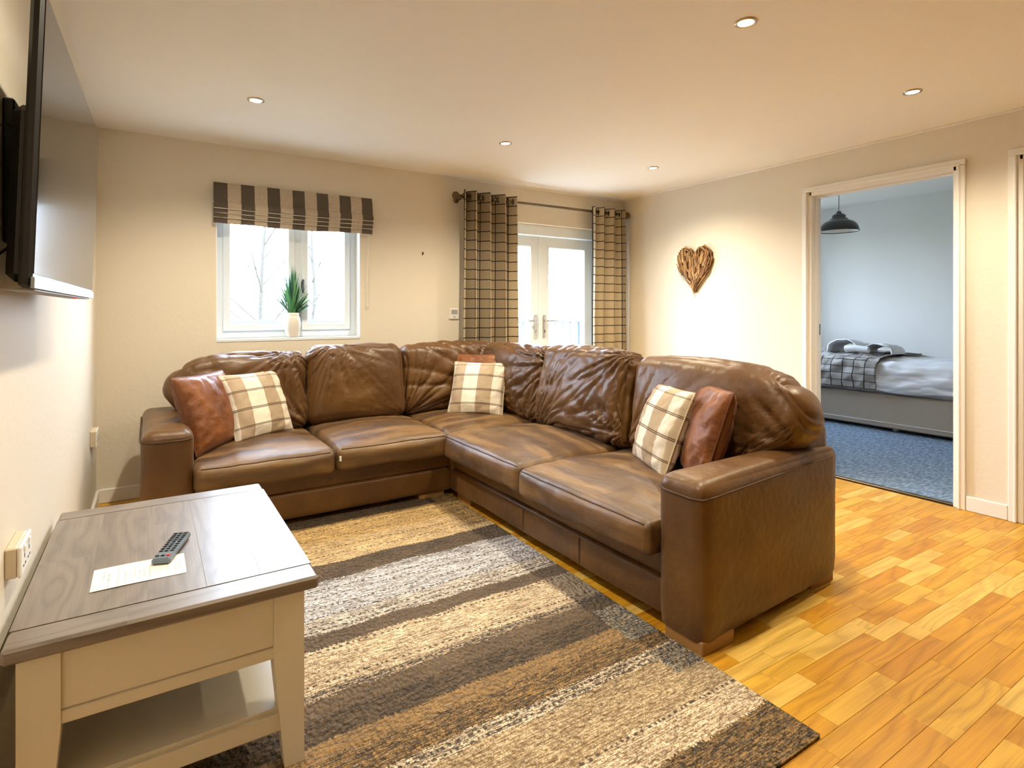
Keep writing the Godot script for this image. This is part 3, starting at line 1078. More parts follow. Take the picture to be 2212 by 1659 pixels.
func leg_shape(st, p: Vector3, ix: float, iz: float):
	# 72 mm square down to the apron's foot, then tapering on the inner faces to 48 mm
	var ring_at = func(y, w):
		return [Vector3(p.x, y, p.z), Vector3(p.x + ix * w, y, p.z), Vector3(p.x + ix * w, y, p.z - absf(w) * -iz), Vector3(p.x, y, p.z - absf(w) * -iz)]
	var rs = [ring_at.call(0.012, 0.048), ring_at.call(0.29, 0.073), ring_at.call(0.464, 0.073)]
	var c = p + Vector3(ix, 0, iz) * 0.03
	for k in 2:
		for i in 4:
			var j = (i + 1) % 4
			var q = [rs[k][i], rs[k][j], rs[k + 1][j], rs[k + 1][i]]
			var m = (q[0] + q[1] + q[2] + q[3]) * 0.25
			var out = m - Vector3(c.x, m.y, c.z)
			poly(st, q, [Vector2.ZERO, Vector2.RIGHT, Vector2.ONE, Vector2.DOWN], out)
	var z = [Vector2.ZERO, Vector2.ZERO, Vector2.ZERO, Vector2.ZERO]
	poly(st, rs[0], z, Vector3.DOWN)
	poly(st, rs[2], z, Vector3.UP)

# ---------------------------------------------------------------- television

func build_tv():
	# front face corners: near bottom, far bottom; leaning forward at the top
	var nb = Vector3(-4.249, 1.217, 2.99)
	var fb = Vector3(-4.230, 1.217, 2.02)
	var ax = (nb - fb).normalized()          # along the screen, towards the camera
	var lean = deg_to_rad(2.0)
	var out = ax.cross(Vector3.UP).normalized()
	if out.x < 0:
		out = -out
	var up = (Vector3.UP * cos(lean) + out * sin(lean)).normalized()
	var nrm = (out * cos(lean) - Vector3.UP * sin(lean)).normalized()
	var b = Basis(ax, up, nrm)
	if b.determinant() < 0:
		b = Basis(-ax, up, nrm)
	var wide = (nb - fb).length()
	var high = 0.535
	var mid = (nb + fb) * 0.5 + up * high * 0.5
	var t = thing("television", "black flat-screen television tilted down on the left wall above the coffee table", "television", (nb + fb) * 0.5)
	var st = ST()
	rbox(st, mid - nrm * 0.010, Vector3(wide, high, 0.020), 0.006, b)
	part("case", done(st), M.black, t)
	st = ST()
	rbox(st, mid + up * 0.010 + nrm * 0.0005, Vector3(wide - 0.012, high - 0.032, 0.002), 0.0005, b)
	part("screen", done(st), mat(Color(0.04, 0.033, 0.026), 0.10, {"metallic_specular": 0.4}), t)
	st = ST()
	rbox(st, mid - up * (high * 0.5 - 0.010) + nrm * 0.001, Vector3(wide, 0.020, 0.006), 0.001, b)
	var trim = part("chin", done(st), mat(Color(0.62, 0.66, 0.70), 0.3, {"metallic": 0.6}), t)
	st = ST()
	rbox(st, mid - up * (high * 0.5 + 0.002) - nrm * 0.028, Vector3(wide * 0.9, 0.004, 0.05), 0.001, b)
	part("underside", done(st), mat(Color(0.55, 0.54, 0.52), 0.5), t)
	st = ST()
	rbox(st, mid - up * 0.09 - nrm * 0.034, Vector3(wide * 0.86, 0.33, 0.034), 0.014, b)
	part("back_housing", done(st), M.black, t)
	st = ST()
	rbox(st, mid - up * (high * 0.5 + 0.004) - ax * wide * 0.20 - nrm * 0.012, Vector3(0.014, 0.006, 0.008), 0.002, b)
	part("standby_light", done(st), mat(Color(0.9, 0.2, 0.05), 0.4, {"emission_enabled": true, "emission": Color(1.0, 0.25, 0.05), "emission_energy_multiplier": 0.6}), t)
	st = ST()
	var c = mid - nrm * 0.05
	span(st, Vector3(W + 0.001, c.y - 0.16, c.z - 0.14), Vector3(W + 0.022, c.y + 0.16, c.z + 0.14), 0.004)
	rbox(st, Vector3((W + c.x) * 0.5 + 0.004, c.y, c.z), Vector3(c.x - W - 0.006, 0.06, 0.06), 0.006)
	part("wall_bracket", done(st), M.black, t)
	st = ST()
	var a = mid + ax * 0.36 - nrm * 0.045
	tube(st, [a + Vector3(0, -0.05, 0), a + Vector3(-0.01, 0.04, 0.02), Vector3(W + 0.012, a.y + 0.02, a.z + 0.06), Vector3(W + 0.008, a.y - 0.12, a.z + 0.08), Vector3(W + 0.008, a.y - 0.24, a.z + 0.05), a + Vector3(-0.01, -0.18, 0)], 0.003, 0.003, 6)
	part("cable", done(st), M.black, t)

# ---------------------------------------------------------------- cushions, curtains, blind

func pillow_mesh(side: float, thick: float, sd: float) -> ArrayMesh:
	var pos = PackedVector3Array()
	var uv = PackedVector2Array()
	var idx = PackedInt32Array()
	var n = 30
	var row = n + 1
	for s in [1.0, -1.0]:
		for j in row:
			for i in row:
				var u = i * 2.0 / n - 1.0
				var v = j * 2.0 / n - 1.0
				u = lerpf(u, sin(u * PI * 0.5), 0.5)
				v = lerpf(v, sin(v * PI * 0.5), 0.5)
				# edges drawn in between the corners
				var x = u * (1.0 - 0.055 * (1.0 - v * v) * u * u)
				var y = v * (1.0 - 0.055 * (1.0 - u * u) * v * v)
				var t = pow(maxf(0.0, (1.0 - u * u) * (1.0 - v * v)), 0.42)
				var e = Vector3(x, y, s + sd)
				var rim = maxf(absf(u), absf(v))
				var z = s * thick * 0.5 * t
				var pk = noise_b.get_noise_3d(x * 2.2 + sd, y * 2.2, s * 3.0) * 0.010 * smoothstep(0.2, 0.85, rim) * minf(1.0, t * 2.0)
				z += s * (pk + noise_a.get_noise_3d(x * 1.6 + sd, y * 1.6, s) * 0.012 * t)
				pos.append(Vector3(x * side * 0.5, y * side * 0.5, z))
				uv.append(Vector2(i / float(n), 1.0 - j / float(n)))
	for s in 2:
		var o = s * row * row
		for j in n:
			for i in n:
				var a = o + j * row + i
				if s == 0:
					idx.append_array([a, a + row + 1, a + 1, a, a + row, a + row + 1])
				else:
					idx.append_array([a, a + 1, a + row + 1, a, a + row + 1, a + row])
	return smooth_mesh(pos, idx, uv)

func seam_loop(side: float, r: float) -> ArrayMesh:
	var st = ST()
	var pts = []
	for e in 4:
		for k in 8:
			var s = k / 4.0 - 1.0
			var p: Vector2 = [Vector2(s, -1), Vector2(1, s), Vector2(-s, 1), Vector2(-1, -s)][e]
			var x = p.x * (1.0 - 0.055 * (1.0 - p.y * p.y) * p.x * p.x)
			var y = p.y * (1.0 - 0.055 * (1.0 - p.x * p.x) * p.y * p.y)
			pts.append(Vector3(x, y, 0) * side * 0.5)
	pts.append(pts[0])
	tube(st, pts, r, r, 6, false)
	return done(st)

# stands on its lower edge from a to b, leaning back by lean
func stand(o: Node3D, a: Vector3, b: Vector3, size: float, lean: float):
	var ux = (b - a).normalized()
	var bk = Vector3(ux.z, 0, -ux.x).normalized()
	var uy = (Vector3.UP * cos(lean) + bk * sin(lean)).normalized()
	uy = (uy - ux * uy.dot(ux)).normalized()
	o.global_transform = Transform3D(Basis(ux, uy, ux.cross(uy).normalized()), (a + b) * 0.5 + uy * size * 0.48)

func build_soft_things():
	var cols = [[0.0, Color(0.86, 0.83, 0.79)], [0.09, Color(0.71, 0.63, 0.54)], [0.31, Color(0.91, 0.88, 0.82)], [0.52, Color(0.68, 0.60, 0.50)], [0.74, Color(0.86, 0.82, 0.76)], [0.93, Color(0.76, 0.69, 0.60)]]
	var rows = [0.13, 0.34, 0.55, 0.76, 0.95]
	var ptex = image_tex(320, 320, func(x, y):
		var u = x / 320.0
		var v = y / 320.0
		var c = cols[0][1]
		for k in cols:
			if u >= k[0]:
				c = k[1]
		for r in rows:
			for d in [-0.009, 0.006]:
				if absf(v - r - d) < 0.0042:
					c = c.lerp(Color(0.27, 0.20, 0.15), 0.75)
		return c * (1.0 + 0.07 * noise_c.get_noise_2d(x * 0.9, y * 0.9) + 0.04 * sin(x * 2.1) * sin(y * 2.3)))
	var pm = mat(Color(1, 1, 1), 0.9, {"albedo_texture": ptex})
	var edge = mat(Color(0.78, 0.72, 0.62), 0.9)
	var p = thing("plaid_cushion", "cream and tan plaid cushion leaning in the sofa's left-hand seat", "cushion", Vector3.ZERO, 0.0, "plaid scatter cushions")
	part("cover", pillow_mesh(0.41, 0.15, 1.0), pm, p)
	part("seam", seam_loop(0.41, 0.004), edge, p)
	var r = thing("brown_cushion", "rust brown velvet cushion against the sofa's left arm, behind a plaid cushion", "cushion", Vector3.ZERO, 0.0, "rust brown scatter cushions")
	part("cover", pillow_mesh(0.43, 0.16, 4.0), M.rust, r)
	part("seam", seam_loop(0.43, 0.004), mat(Color(0.36, 0.19, 0.09), 0.6), r)
	var p2 = copy(p, "cream and tan plaid cushion propped in the inner corner of the sofa")
	var p3 = copy(p, "cream and tan plaid cushion next to the sofa's near right arm")
	var r2 = copy(r, "rust brown velvet cushion in the sofa's inner corner, mostly hidden by plaid")
	var r3 = copy(r, "rust brown velvet cushion nearest the sofa's near right arm")
	stand(p, Vector3(-3.665, 0.435, 0.775), Vector3(-3.315, 0.435, 0.56), 0.41, 0.40)
	stand(r, Vector3(-3.87, 0.43, 0.93), Vector3(-3.60, 0.43, 0.60), 0.43, 0.34)
	stand(p2, Vector3(-2.275, 0.445, 0.625), Vector3(-2.005, 0.445, 0.905), 0.40, 0.46)
	stand(r2, Vector3(-2.20, 0.445, 0.43), Vector3(-1.90, 0.445, 0.75), 0.43, 0.20)
	stand(p3, Vector3(-1.975, 0.435, 2.165), Vector3(-2.15, 0.435, 2.525), 0.41, 0.36)
	stand(r3, Vector3(-1.90, 0.44, 2.42), Vector3(-2.14, 0.44, 2.72), 0.43, 0.30)
	build_blind()
	build_curtains()

func copy(o, label: String):
	var c = o.duplicate()
	c.name = numbered(String(o.name))
	add_child(c)
	c.set_meta("label", label)
	return c

func build_blind():
	var stripes = image_tex(512, 64, func(x, y):
		var u = x / 512.0 * 13.0
		var c = Color(0.36, 0.325, 0.29) if int(u) % 2 == 0 else Color(0.76, 0.70, 0.62)
		return c * (1.0 + 0.16 * noise_c.get_noise_2d(x * 1.3, y * 0.5)))
	var m = mat(Color(1, 1, 1), 0.9, {"albedo_texture": stripes, "backlight_enabled": true, "backlight": Color(0.12, 0.11, 0.10)})
	var o = thing("roman_blind", "brown and taupe striped roman blind drawn up above the window", "blind", Vector3(-3.18, 1.76, 0.03))
	var x0 = -3.715
	var x1 = -2.635
	part("headrail", box_mesh(Vector3(x0 + 0.012, 2.005, 0.001), Vector3(x1 - 0.012, 2.035, 0.030), 0.003), M.white, o)
	# the flat head of the cloth, then the folds that hang one behind the other
	var fold = func(top: float, bot: float, z: float, out: float, sag: float, called: String):
		var mesh = sheet(52, 10, func(u, v):
			var x = lerpf(x0, x1, u) + (0.0 if v < 0.4 else 0.0)
			var s = sag * sin(u * PI) + noise_c.get_noise_2d(u * 3.0, bot * 9.0) * 0.004 * v
			var belly = out * sin(v * PI * 0.62)
			return Vector3(x, lerpf(top, bot, v) - s * v, z + belly + noise_c.get_noise_2d(u * 5.0, top * 5.0 + v) * 0.002), 0.003)
		return part(called, mesh, m, o)
	fold.call(2.036, 1.905, 0.034, 0.020, 0.004, "fold")
	fold.call(1.925, 1.865, 0.044, 0.030, 0.008, "fold")
	fold.call(1.895, 1.835, 0.040, 0.026, 0.007, "fold")
	fold.call(1.87, 1.805, 0.036, 0.022, 0.006, "fold")
	fold.call(1.85, 1.762, 0.030, 0.016, 0.004, "fold")
	var lips = mat(Color(0.88, 0.85, 0.80), 0.9)
	for e in [[1.902, 0.052, 0.004], [1.861, 0.071, 0.008], [1.832, 0.063, 0.007], [1.802, 0.055, 0.006]]:
		var st = ST()
		var pts = []
		for k in 25:
			var u = k / 24.0
			pts.append(Vector3(lerpf(x0, x1, u), e[0] - e[2] * sin(u * PI), e[1]))
		tube(st, pts, 0.003, 0.003, 6)
		part("fold_edge", done(st), lips, o)
	var st = ST()
	tube(st, [Vector3(-2.652, 2.01, 0.028), Vector3(-2.655, 1.70, 0.022), Vector3(-2.665, 1.45, 0.018), Vector3(-2.66, 1.22, 0.015)], 0.0018, 0.0018, 6)
	lathe(st, Vector3(-2.66, 1.205, 0.015), [[Vector2(0, 0.02), Vector2(0.004, 0.015), Vector2(0.006, 0.0), Vector2(0.0, 0.0)]], 10)
	part("pull_cord", done(st), M.plastic, o)

func build_curtains():
	var tex = image_tex(512, 512, func(x, y):
		var u = x / 512.0 * 8.0
		var v = y / 512.0 * 8.0
		var tone = [0, 1, 0, 2, 1, 0, 2, 1][int(u)]
		var c = [Color(0.74, 0.68, 0.57), Color(0.56, 0.50, 0.41), Color(0.66, 0.59, 0.49)][tone]
		if int(v) % 2 == 1:
			c = c.lerp(Color(0.66, 0.60, 0.50), 0.18)
		if fposmod(v, 1.0) < 0.085:
			c = Color(0.10, 0.08, 0.07)
		elif fposmod(u, 1.0) < 0.05:
			c = Color(0.14, 0.11, 0.09)
		return c * (1.0 + 0.09 * noise_c.get_noise_2d(x * 1.1, y * 0.2)))
	var m = mat(Color(1, 1, 1), 0.85, {"albedo_texture": tex, "backlight_enabled": true, "backlight": Color(0.25, 0.24, 0.22)})
	var rod = thing("curtain_rod", "brushed metal curtain rod with ball ends above the French doors", "curtain rod", Vector3(-1.0, 2.12, 0.1))
	var st = ST()
	tube(st, [Vector3(-1.93, 2.128, 0.10), Vector3(-0.04, 2.136, 0.10)], 0.012, 0.012, 14)
	part("pole", done(st), M.bronze, rod)
	for e in [[-1.950, 2.128], [-0.036, 2.136]]:
		st = ST()
		var prof = []
		for k in 13:
			var a = PI * k / 12.0
			prof.append(Vector2(sin(a) * 0.032, -cos(a) * 0.032))
		lathe(st, Vector3(e[0], e[1], 0.10), [prof], 24)
		part("finial", done(st), M.bronze, rod)
	for x in [-1.90, -0.075]:
		st = ST()
		span(st, Vector3(x - 0.008, 2.10, 0.0), Vector3(x + 0.008, 2.115, 0.10), 0.003)
		lathe(st, Vector3(x, 2.108, 0.004), [[Vector2(0, 0.008), Vector2(0.025, 0.008), Vector2(0.025, -0.004)]], 20, Basis(Vector3.RIGHT, PI / 2))
		part("bracket", done(st), M.bronze, rod)
	for q in [{"x0": -1.893, "x1": -1.372, "label": "plaid eyelet curtain hanging left of the French doors", "waves": 4.0, "ph": 0.6}, {"x0": -0.505, "x1": -0.055, "label": "plaid eyelet curtain hanging right of the French doors, by the corner", "waves": 3.5, "ph": 0.3}]:
		var o = thing("eyelet_curtain", q.label, "curtain", Vector3((q.x0 + q.x1) * 0.5, 0.03, 0.1), 0.0, "plaid curtains at the French doors")
		var wide = q.x1 - q.x0
		var plan = func(u: float, v: float) -> Vector3:
			# deep even pleats; the outer one is the widest
			var s = pow(u, 0.8 if q.x0 < -1.0 else 0.85)
			var a = s * q.waves * TAU + q.ph
			var spread = 1.0 + 0.06 * v
			var z = 0.10 + 0.048 * sin(a) * (1.0 + 0.15 * v) + noise_c.get_noise_2d(u * 4.0, v * 1.5) * 0.008 * v
			var x = q.x0 + wide * (0.5 + (u - 0.5) * spread) + 0.018 * sin(a * 2.0) * (0.4 + 0.6 * v)
			if q.x0 > -1.0:
				x = minf(x, -0.02)
			return Vector3(x, lerpf(2.178, 0.03, v), z)
		var mesh = sheet(150, 40, plan, 0.004, Vector2(1.35, 3.3))
		part("cloth", mesh, m, o)
		# eyelets where the cloth crosses the rod
		for k in int(q.waves * 2.0):
			var a = PI * (k + 1)
			var s = (a - q.ph) / (q.waves * TAU)
			if s <= 0.02 or s >= 0.99:
				continue
			var u = pow(s, 1.0 / (0.8 if q.x0 < -1.0 else 0.85))
			var c = plan.call(u, 0.02)
			st = ST()
			var pts = []
			for j in 17:
				var t = TAU * j / 16.0
				pts.append(Vector3(0, sin(t), cos(t)) * 0.024)
			tube(st, pts, 0.005, 0.005, 6, false)
			var yaw = 0.75 if k % 2 == 0 else -0.75
			part("eyelet", done(st), mat(Color(0.16, 0.14, 0.12), 0.35, {"metallic": 0.7}) if not M.has("eyelet") else M.eyelet, o, Vector3(c.x, 2.132, c.z), Basis(Vector3.UP, yaw))

# ---------------------------------------------------------------- bedroom

func build_bedroom():
	struct("floor_bedroom", box_mesh(Vector3(0.06, -0.1, -0.28), Vector3(3.15, 0.0, 4.2), 0), M.carpet)
	struct("wall_bedroom", box_mesh(Vector3(2.95, -0.1, -0.28), Vector3(3.15, 2.6, 4.2), 0), M.bedwall)
	struct("wall_partition", box_mesh(Vector3(0.12, -0.1, 3.1), Vector3(3.15, 2.6, 3.2), 0), M.bedwall)
	struct("ceiling_bedroom", box_mesh(Vector3(0.06, 2.43, -0.28), Vector3(3.15, 2.63, 4.2), 0), M.ceiling)
	var b = thing("divan_bed", "single divan bed with taupe base along the bedroom wall", "bed", Vector3(2.45, 0, 1.2))
	var z0 = 0.22
	var z1 = 2.5
	part("base", box_mesh(Vector3(2.0, 0.035, z0), Vector3(2.94, 0.36, z1), 0.012), M.divan, b)
	var st = ST()
	tube(st, [Vector3(1.998, 0.085, z0), Vector3(1.998, 0.085, z1)], 0.004, 0.004, 6)
	part("piping", done(st), M.linen, b)
	part("mattress", box_mesh(Vector3(2.01, 0.36, z0), Vector3(2.94, 0.60, z1), 0.05), M.linen, b)
	for z in [0.5, 1.62, 2.3]:
		st = ST()
		lathe(st, Vector3(2.08, 0.02, z), [[Vector2(0, 0.02), Vector2(0.02, 0.02), Vector2(0.02, -0.02), Vector2(0, -0.02)]], 14, Basis(Vector3.BACK, PI / 2))
		part("castor", done(st), M.plastic, b)
	# the duvet hangs over the front edge; along the bed v, over it u
	var drape = func(u: float, front: float, top: float, low: float) -> Vector2:
		var run = 0.30
		if u < run:
			var t = u / run
			return Vector2(front - 0.012 * sin(t * PI), lerpf(low, top - 0.09, t))
		elif u < 0.5:
			var t = (u - run) / (0.5 - run) * PI * 0.5
			return Vector2(front + 0.09 * (1.0 - cos(t)), top - 0.09 + 0.09 * sin(t))
		var t2 = (u - 0.5) / 0.5
		return Vector2(lerpf(front + 0.09, 2.935, t2), top + 0.03 * sin(t2 * PI * 0.9))
	var duvet = sheet(60, 90, func(u, v):
		var p = drape.call(u, 1.985, 0.655, 0.395 + 0.012 * sin(v * 17.0))
		var z = lerpf(z0, z1, v)
		var n = noise_b.get_noise_2d(u * 3.0 + 2.0, v * 3.5) * 0.016 + noise_a.get_noise_2d(u * 4.0, v * 5.0) * 0.018
		return Vector3(p.x - n * (1.0 if u < 0.45 else 0.1), p.y + n * (0.2 if u < 0.4 else 1.0), z), 0.02)
	var o = part("duvet", duvet, M.linen)
	tag(o, "rumpled white duvet spread over the divan bed", "duvet")
	var btex = image_tex(384, 384, func(x, y):
		var c = Color(0.55, 0.53, 0.51) if (int(x / 48.0) + int(y / 48.0)) % 2 == 0 else Color(0.66, 0.64, 0.62)
		if x % 48 < 4 or y % 48 < 4:
			c = Color(0.13, 0.11, 0.10)
		return c * (1.0 + 0.12 * noise_c.get_noise_2d(x * 0.6, y * 0.6)))
	var bm = mat(Color(1, 1, 1), 0.9, {"albedo_texture": btex})
	var throw_ = sheet(56, 56, func(u, v):
		var p = drape.call(u, 1.955, 0.70, 0.40)
		var z = lerpf(0.62, 1.50, v)
		var n = noise_b.get_noise_2d(u * 2.5 + 8.0, v * 2.6) * 0.014 + noise_a.get_noise_2d(u * 3.0, v * 4.0) * 0.014
		return Vector3(p.x - n * (1.0 if u < 0.45 else 0.1), p.y + n * (0.1 if u < 0.4 else 1.0), z), 0.008, Vector2(1.25, 1.0))
	o = part("bed_throw", throw_, bm)
	tag(o, "grey checked throw with dark grid lines draped over the white duvet", "throw")
	# white towels heaped on the throw: arched folds of cloth and a roll
	var arch = func(c: Vector3, span_: float, high: float, deep: float, sd: float):
		return sheet(30, 16, func(u, v):
			var a = u * PI
			var n = noise_a.get_noise_2d(u * 3.0 + sd, v * 2.0) * 0.02
			return c + Vector3((v - 0.5) * deep + n, pow(sin(a), 0.75) * high * (1.0 - 0.25 * v) + n * sin(a), -cos(a) * span_ * 0.5 + n * 0.5), 0.012)
	o = part("folded_towel", arch.call(Vector3(2.36, 0.735, 1.06), 0.34, 0.135, 0.34, 3.0), M.linen)
	tag(o, "white towel arched up highest on the checked throw", "towel", "towels on the bed")
	o = part("folded_towel", arch.call(Vector3(2.42, 0.735, 1.36), 0.28, 0.10, 0.30, 7.0), M.linen)
	tag(o, "lower white towel fold towards the bare duvet's end", "towel", "towels on the bed")
	var st2 = ST()
	tube(st2, [Vector3(2.16, 0.775, 1.10), Vector3(2.17, 0.785, 1.20), Vector3(2.18, 0.775, 1.32)], 0.036, 0.034, 16)
	o = part("rolled_towel", done(st2), M.linen)
	tag(o, "small rolled white towel lying in front of the arched towels", "towel", "towels on the bed")
	# pendant lamp
	var l = thing("pendant_lamp", "dark green dome pendant lamp hanging in the bedroom", "lamp", Vector3(1.4, 1.93, 1.43))
	var dark = mat(Color(0.085, 0.09, 0.065), 0.28, {"metallic_specular": 0.6})
	var c = Vector3(1.4, 1.925, 1.43)
	st = ST()
	var dome = []
	for k in 13:
		var a = PI * 0.5 * k / 12.0
		dome.append(Vector2(0.165 * cos(a * 0.82), 0.012 + 0.098 * sin(a)))
	lathe(st, c, [[Vector2(0.170, 0.0), Vector2(0.172, 0.006), Vector2(0.165, 0.012)], dome, [Vector2(0.082, 0.105), Vector2(0.072, 0.122), Vector2(0.055, 0.126)], [Vector2(0.055, 0.126), Vector2(0.058, 0.148), Vector2(0.05, 0.156), Vector2(0.022, 0.172), Vector2(0.018, 0.19), Vector2(0.0, 0.192)]], 40)
	part("lamp_shade", done(st), dark, l)
	st = ST()
	var inner = []
	for k in 13:
		var a = PI * 0.5 * k / 12.0
		inner.append(Vector2(0.161 * cos(a), 0.006 + 0.094 * sin(a)))
	lathe(st, c, [inner], 36)
	part("shade_lining", done(st), M.white, l)
	st = ST()
	lathe(st, c, [[Vector2(0.0, 0.03), Vector2(0.018, 0.035), Vector2(0.026, 0.055), Vector2(0.018, 0.08), Vector2(0.013, 0.095)]], 18)
	part("bulb", done(st), mat(Color(0.9, 0.9, 0.88), 0.3), l)
	st = ST()
	tube(st, [c + Vector3(0, 0.19, 0), Vector3(1.4, 2.42, 1.43)], 0.003, 0.003, 8)
	part("cord", done(st), M.gasket, l)
	st = ST()
	lathe(st, Vector3(1.4, 2.40, 1.43), [[Vector2(0, 0), Vector2(0.03, 0.002), Vector2(0.045, 0.03)]], 20)
	part("ceiling_rose", done(st), M.white, l)

# ---------------------------------------------------------------- lamps and small things

func build_downlights():
	var ringm = mat(Color(0.72, 0.66, 0.58), 0.25, {"metallic": 0.9})
	var lens = mat(Color(1, 0.97, 0.9), 0.3, {"emission_enabled": true, "emission": Color(1.0, 0.93, 0.82), "emission_energy_multiplier": 4.0})
	for q in [[-2.118, 2.913, "recessed round downlight in the ceiling, the largest in view, near the top edge"], [-0.78, 2.937, "recessed round downlight in the ceiling nearest the bedroom doorway"], [-3.595, 1.004, "recessed round downlight in the ceiling in front of the roman blind"], [-2.065, 1.06, "recessed round downlight in the ceiling between blind and curtains"], [-0.747, 1.129, "recessed round downlight in the ceiling nearest the far right corner"], [-3.6, 2.93, ""]]:
		var c = Vector3(q[0], CEIL, q[1])
		var label = q[2] if q[2] else "recessed round downlight behind the viewer, out of the picture"
		var o = thing("downlight", label, "downlight", c, 0.0, "recessed ceiling downlights" if q[2] else "downlights behind the viewer")
		var st = ST()
		lathe(st, c, [[Vector2(0.043, 0.001), Vector2(0.042, -0.004), Vector2(0.034, -0.006), Vector2(0.030, -0.003)]], 32)
		part("bezel", done(st), ringm, o)
		st = ST()
		lathe(st, c, [[Vector2(0.0, -0.0035), Vector2(0.031, -0.0035)]], 32)
		part("lamp_lens", done(st), lens, o)
		var s = SpotLight3D.new()
		s.name = "lamp_beam"
		o.add_child(s)
		s.global_position = c + Vector3(0, -0.03, 0)
		s.rotation.x = -PI / 2
		s.spot_angle = 74.0
		s.spot_angle_attenuation = 1.0
		s.spot_range = 12.0
		s.spot_attenuation = 2.0
		s.light_size = 0.03
		s.light_color = LAMP_COLOR
		s.light_energy = LAMP_ENERGY
		s.shadow_enabled = true

func build_small_things():
	build_heart()
	build_plant()
	# wall switch by the curtain
	var o = thing("thermostat_plate", "white square wall plate beside the left curtain", "wall plate", Vector3(-1.917, 1.153, 0.0))
	part("plate", box_mesh(Vector3(-1.960, 1.108, 0.0), Vector3(-1.874, 1.198, 0.012), 0.004), M.plastic, o)
	part("label", box_mesh(Vector3(-1.945, 1.150, 0.0115), Vector3(-1.889, 1.188, 0.0128), 0.0003), mat(Color(0.66, 0.66, 0.66), 0.5), o)
	part("button", box_mesh(Vector3(-1.930, 1.122, 0.0115), Vector3(-1.904, 1.138, 0.0145), 0.001), mat(Color(0.78, 0.78, 0.78), 0.5), o)
	o = thing("wall_hook", "tiny dark hook on the wall between blind and curtain", "hook", Vector3(-2.2, 1.64, 0.0))
	var st = ST()
	rbox(st, Vector3(-2.2, 1.645, 0.003), Vector3(0.008, 0.024, 0.006), 0.002)
	part("plate", done(st), M.black, o)
	st = ST()
	tube(st, [Vector3(-2.2, 1.648, 0.004), Vector3(-2.2, 1.640, 0.016), Vector3(-2.2, 1.650, 0.022)], 0.002, 0.002, 6)
	part("peg", done(st), M.black, o)
	# sockets on the left wall
	for q in [[2.49, 2.62, 0.612, "white double socket on the left wall beside the coffee table"], [0.30, 0.58, 0.475, "white socket low on the left wall near the far corner"]]:
		var z0 = q[0]
		var z1 = q[1] if q[0] > 1.0 else q[0] + 0.146
		o = thing("wall_socket", q[3], "socket", Vector3(W, q[2], (z0 + z1) * 0.5), 0.0, "sockets on the left wall")
		var hh = 0.034 if q[0] > 1.0 else 0.043
		part("back_box", box_mesh(Vector3(W, q[2] - hh, z0), Vector3(W + 0.022, q[2] + hh, z1), 0.003), mat(Color(0.82, 0.76, 0.66), 0.5), o)
		part("plate", box_mesh(Vector3(W + 0.022, q[2] - hh - 0.001, z0 - 0.001), Vector3(W + 0.030, q[2] + hh + 0.001, z1 + 0.001), 0.003), M.plastic, o)
		for k in 2:
			var zc = lerpf(z0, z1, 0.28 + 0.44 * k)
			st = ST()
			for d in [[0.012, 0.0, 0.006, 0.010], [-0.008, -0.011, 0.009, 0.005], [-0.008, 0.011, 0.009, 0.005]]:
				rbox(st, Vector3(W + 0.0302, q[2] + d[0] - 0.008, zc + d[1]), Vector3(0.001, d[3], d[2]), 0.0002)
			part("pin_holes", done(st), M.black, o)
			part("rocker", box_mesh(Vector3(W + 0.029, q[2] + 0.014, zc - 0.008), Vector3(W + 0.033, q[2] + 0.028, zc + 0.008), 0.002), M.plastic, o)
	# paper and remote on the coffee table
	var ptex = image_tex(320, 224, func(x, y):
		var c = Color(0.95, 0.93, 0.90)
		var u = x / 320.0
		var v = y / 224.0
		for k in [[0.12, 0.15, 0.6], [0.17, 0.3, 0.9], [0.27, 0.1, 0.95], [0.34, 0.35, 0.9], [0.39, 0.35, 0.7], [0.44, 0.2, 0.9], [0.49, 0.4, 0.85], [0.54, 0.3, 0.8], [0.60, 0.2, 0.9], [0.80, 0.1, 0.9], [0.88, 0.2, 0.8], [0.93, 0.3, 0.7]]:
			if absf(u - k[0]) < 0.005 and v > k[1] and v < k[2] and noise_c.get_noise_2d(y * 0.35, k[0] * 90.0) > -0.35:
				c = c.lerp(Color(0.45, 0.44, 0.46), 0.6)
		return c)
	var paper = sheet(14, 10, func(u, v): return Vector3(lerpf(-4.196, -3.992, u), 0.4962 + 0.0006 * sin(u * 5.0), lerpf(2.443, 2.582, v)), 0.0004)
	o = part("printed_sheet", paper, mat(Color(1, 1, 1), 0.7, {"albedo_texture": ptex}))
	tag(o, "white printed sheet of paper lying on the coffee table", "paper")
	build_remote()

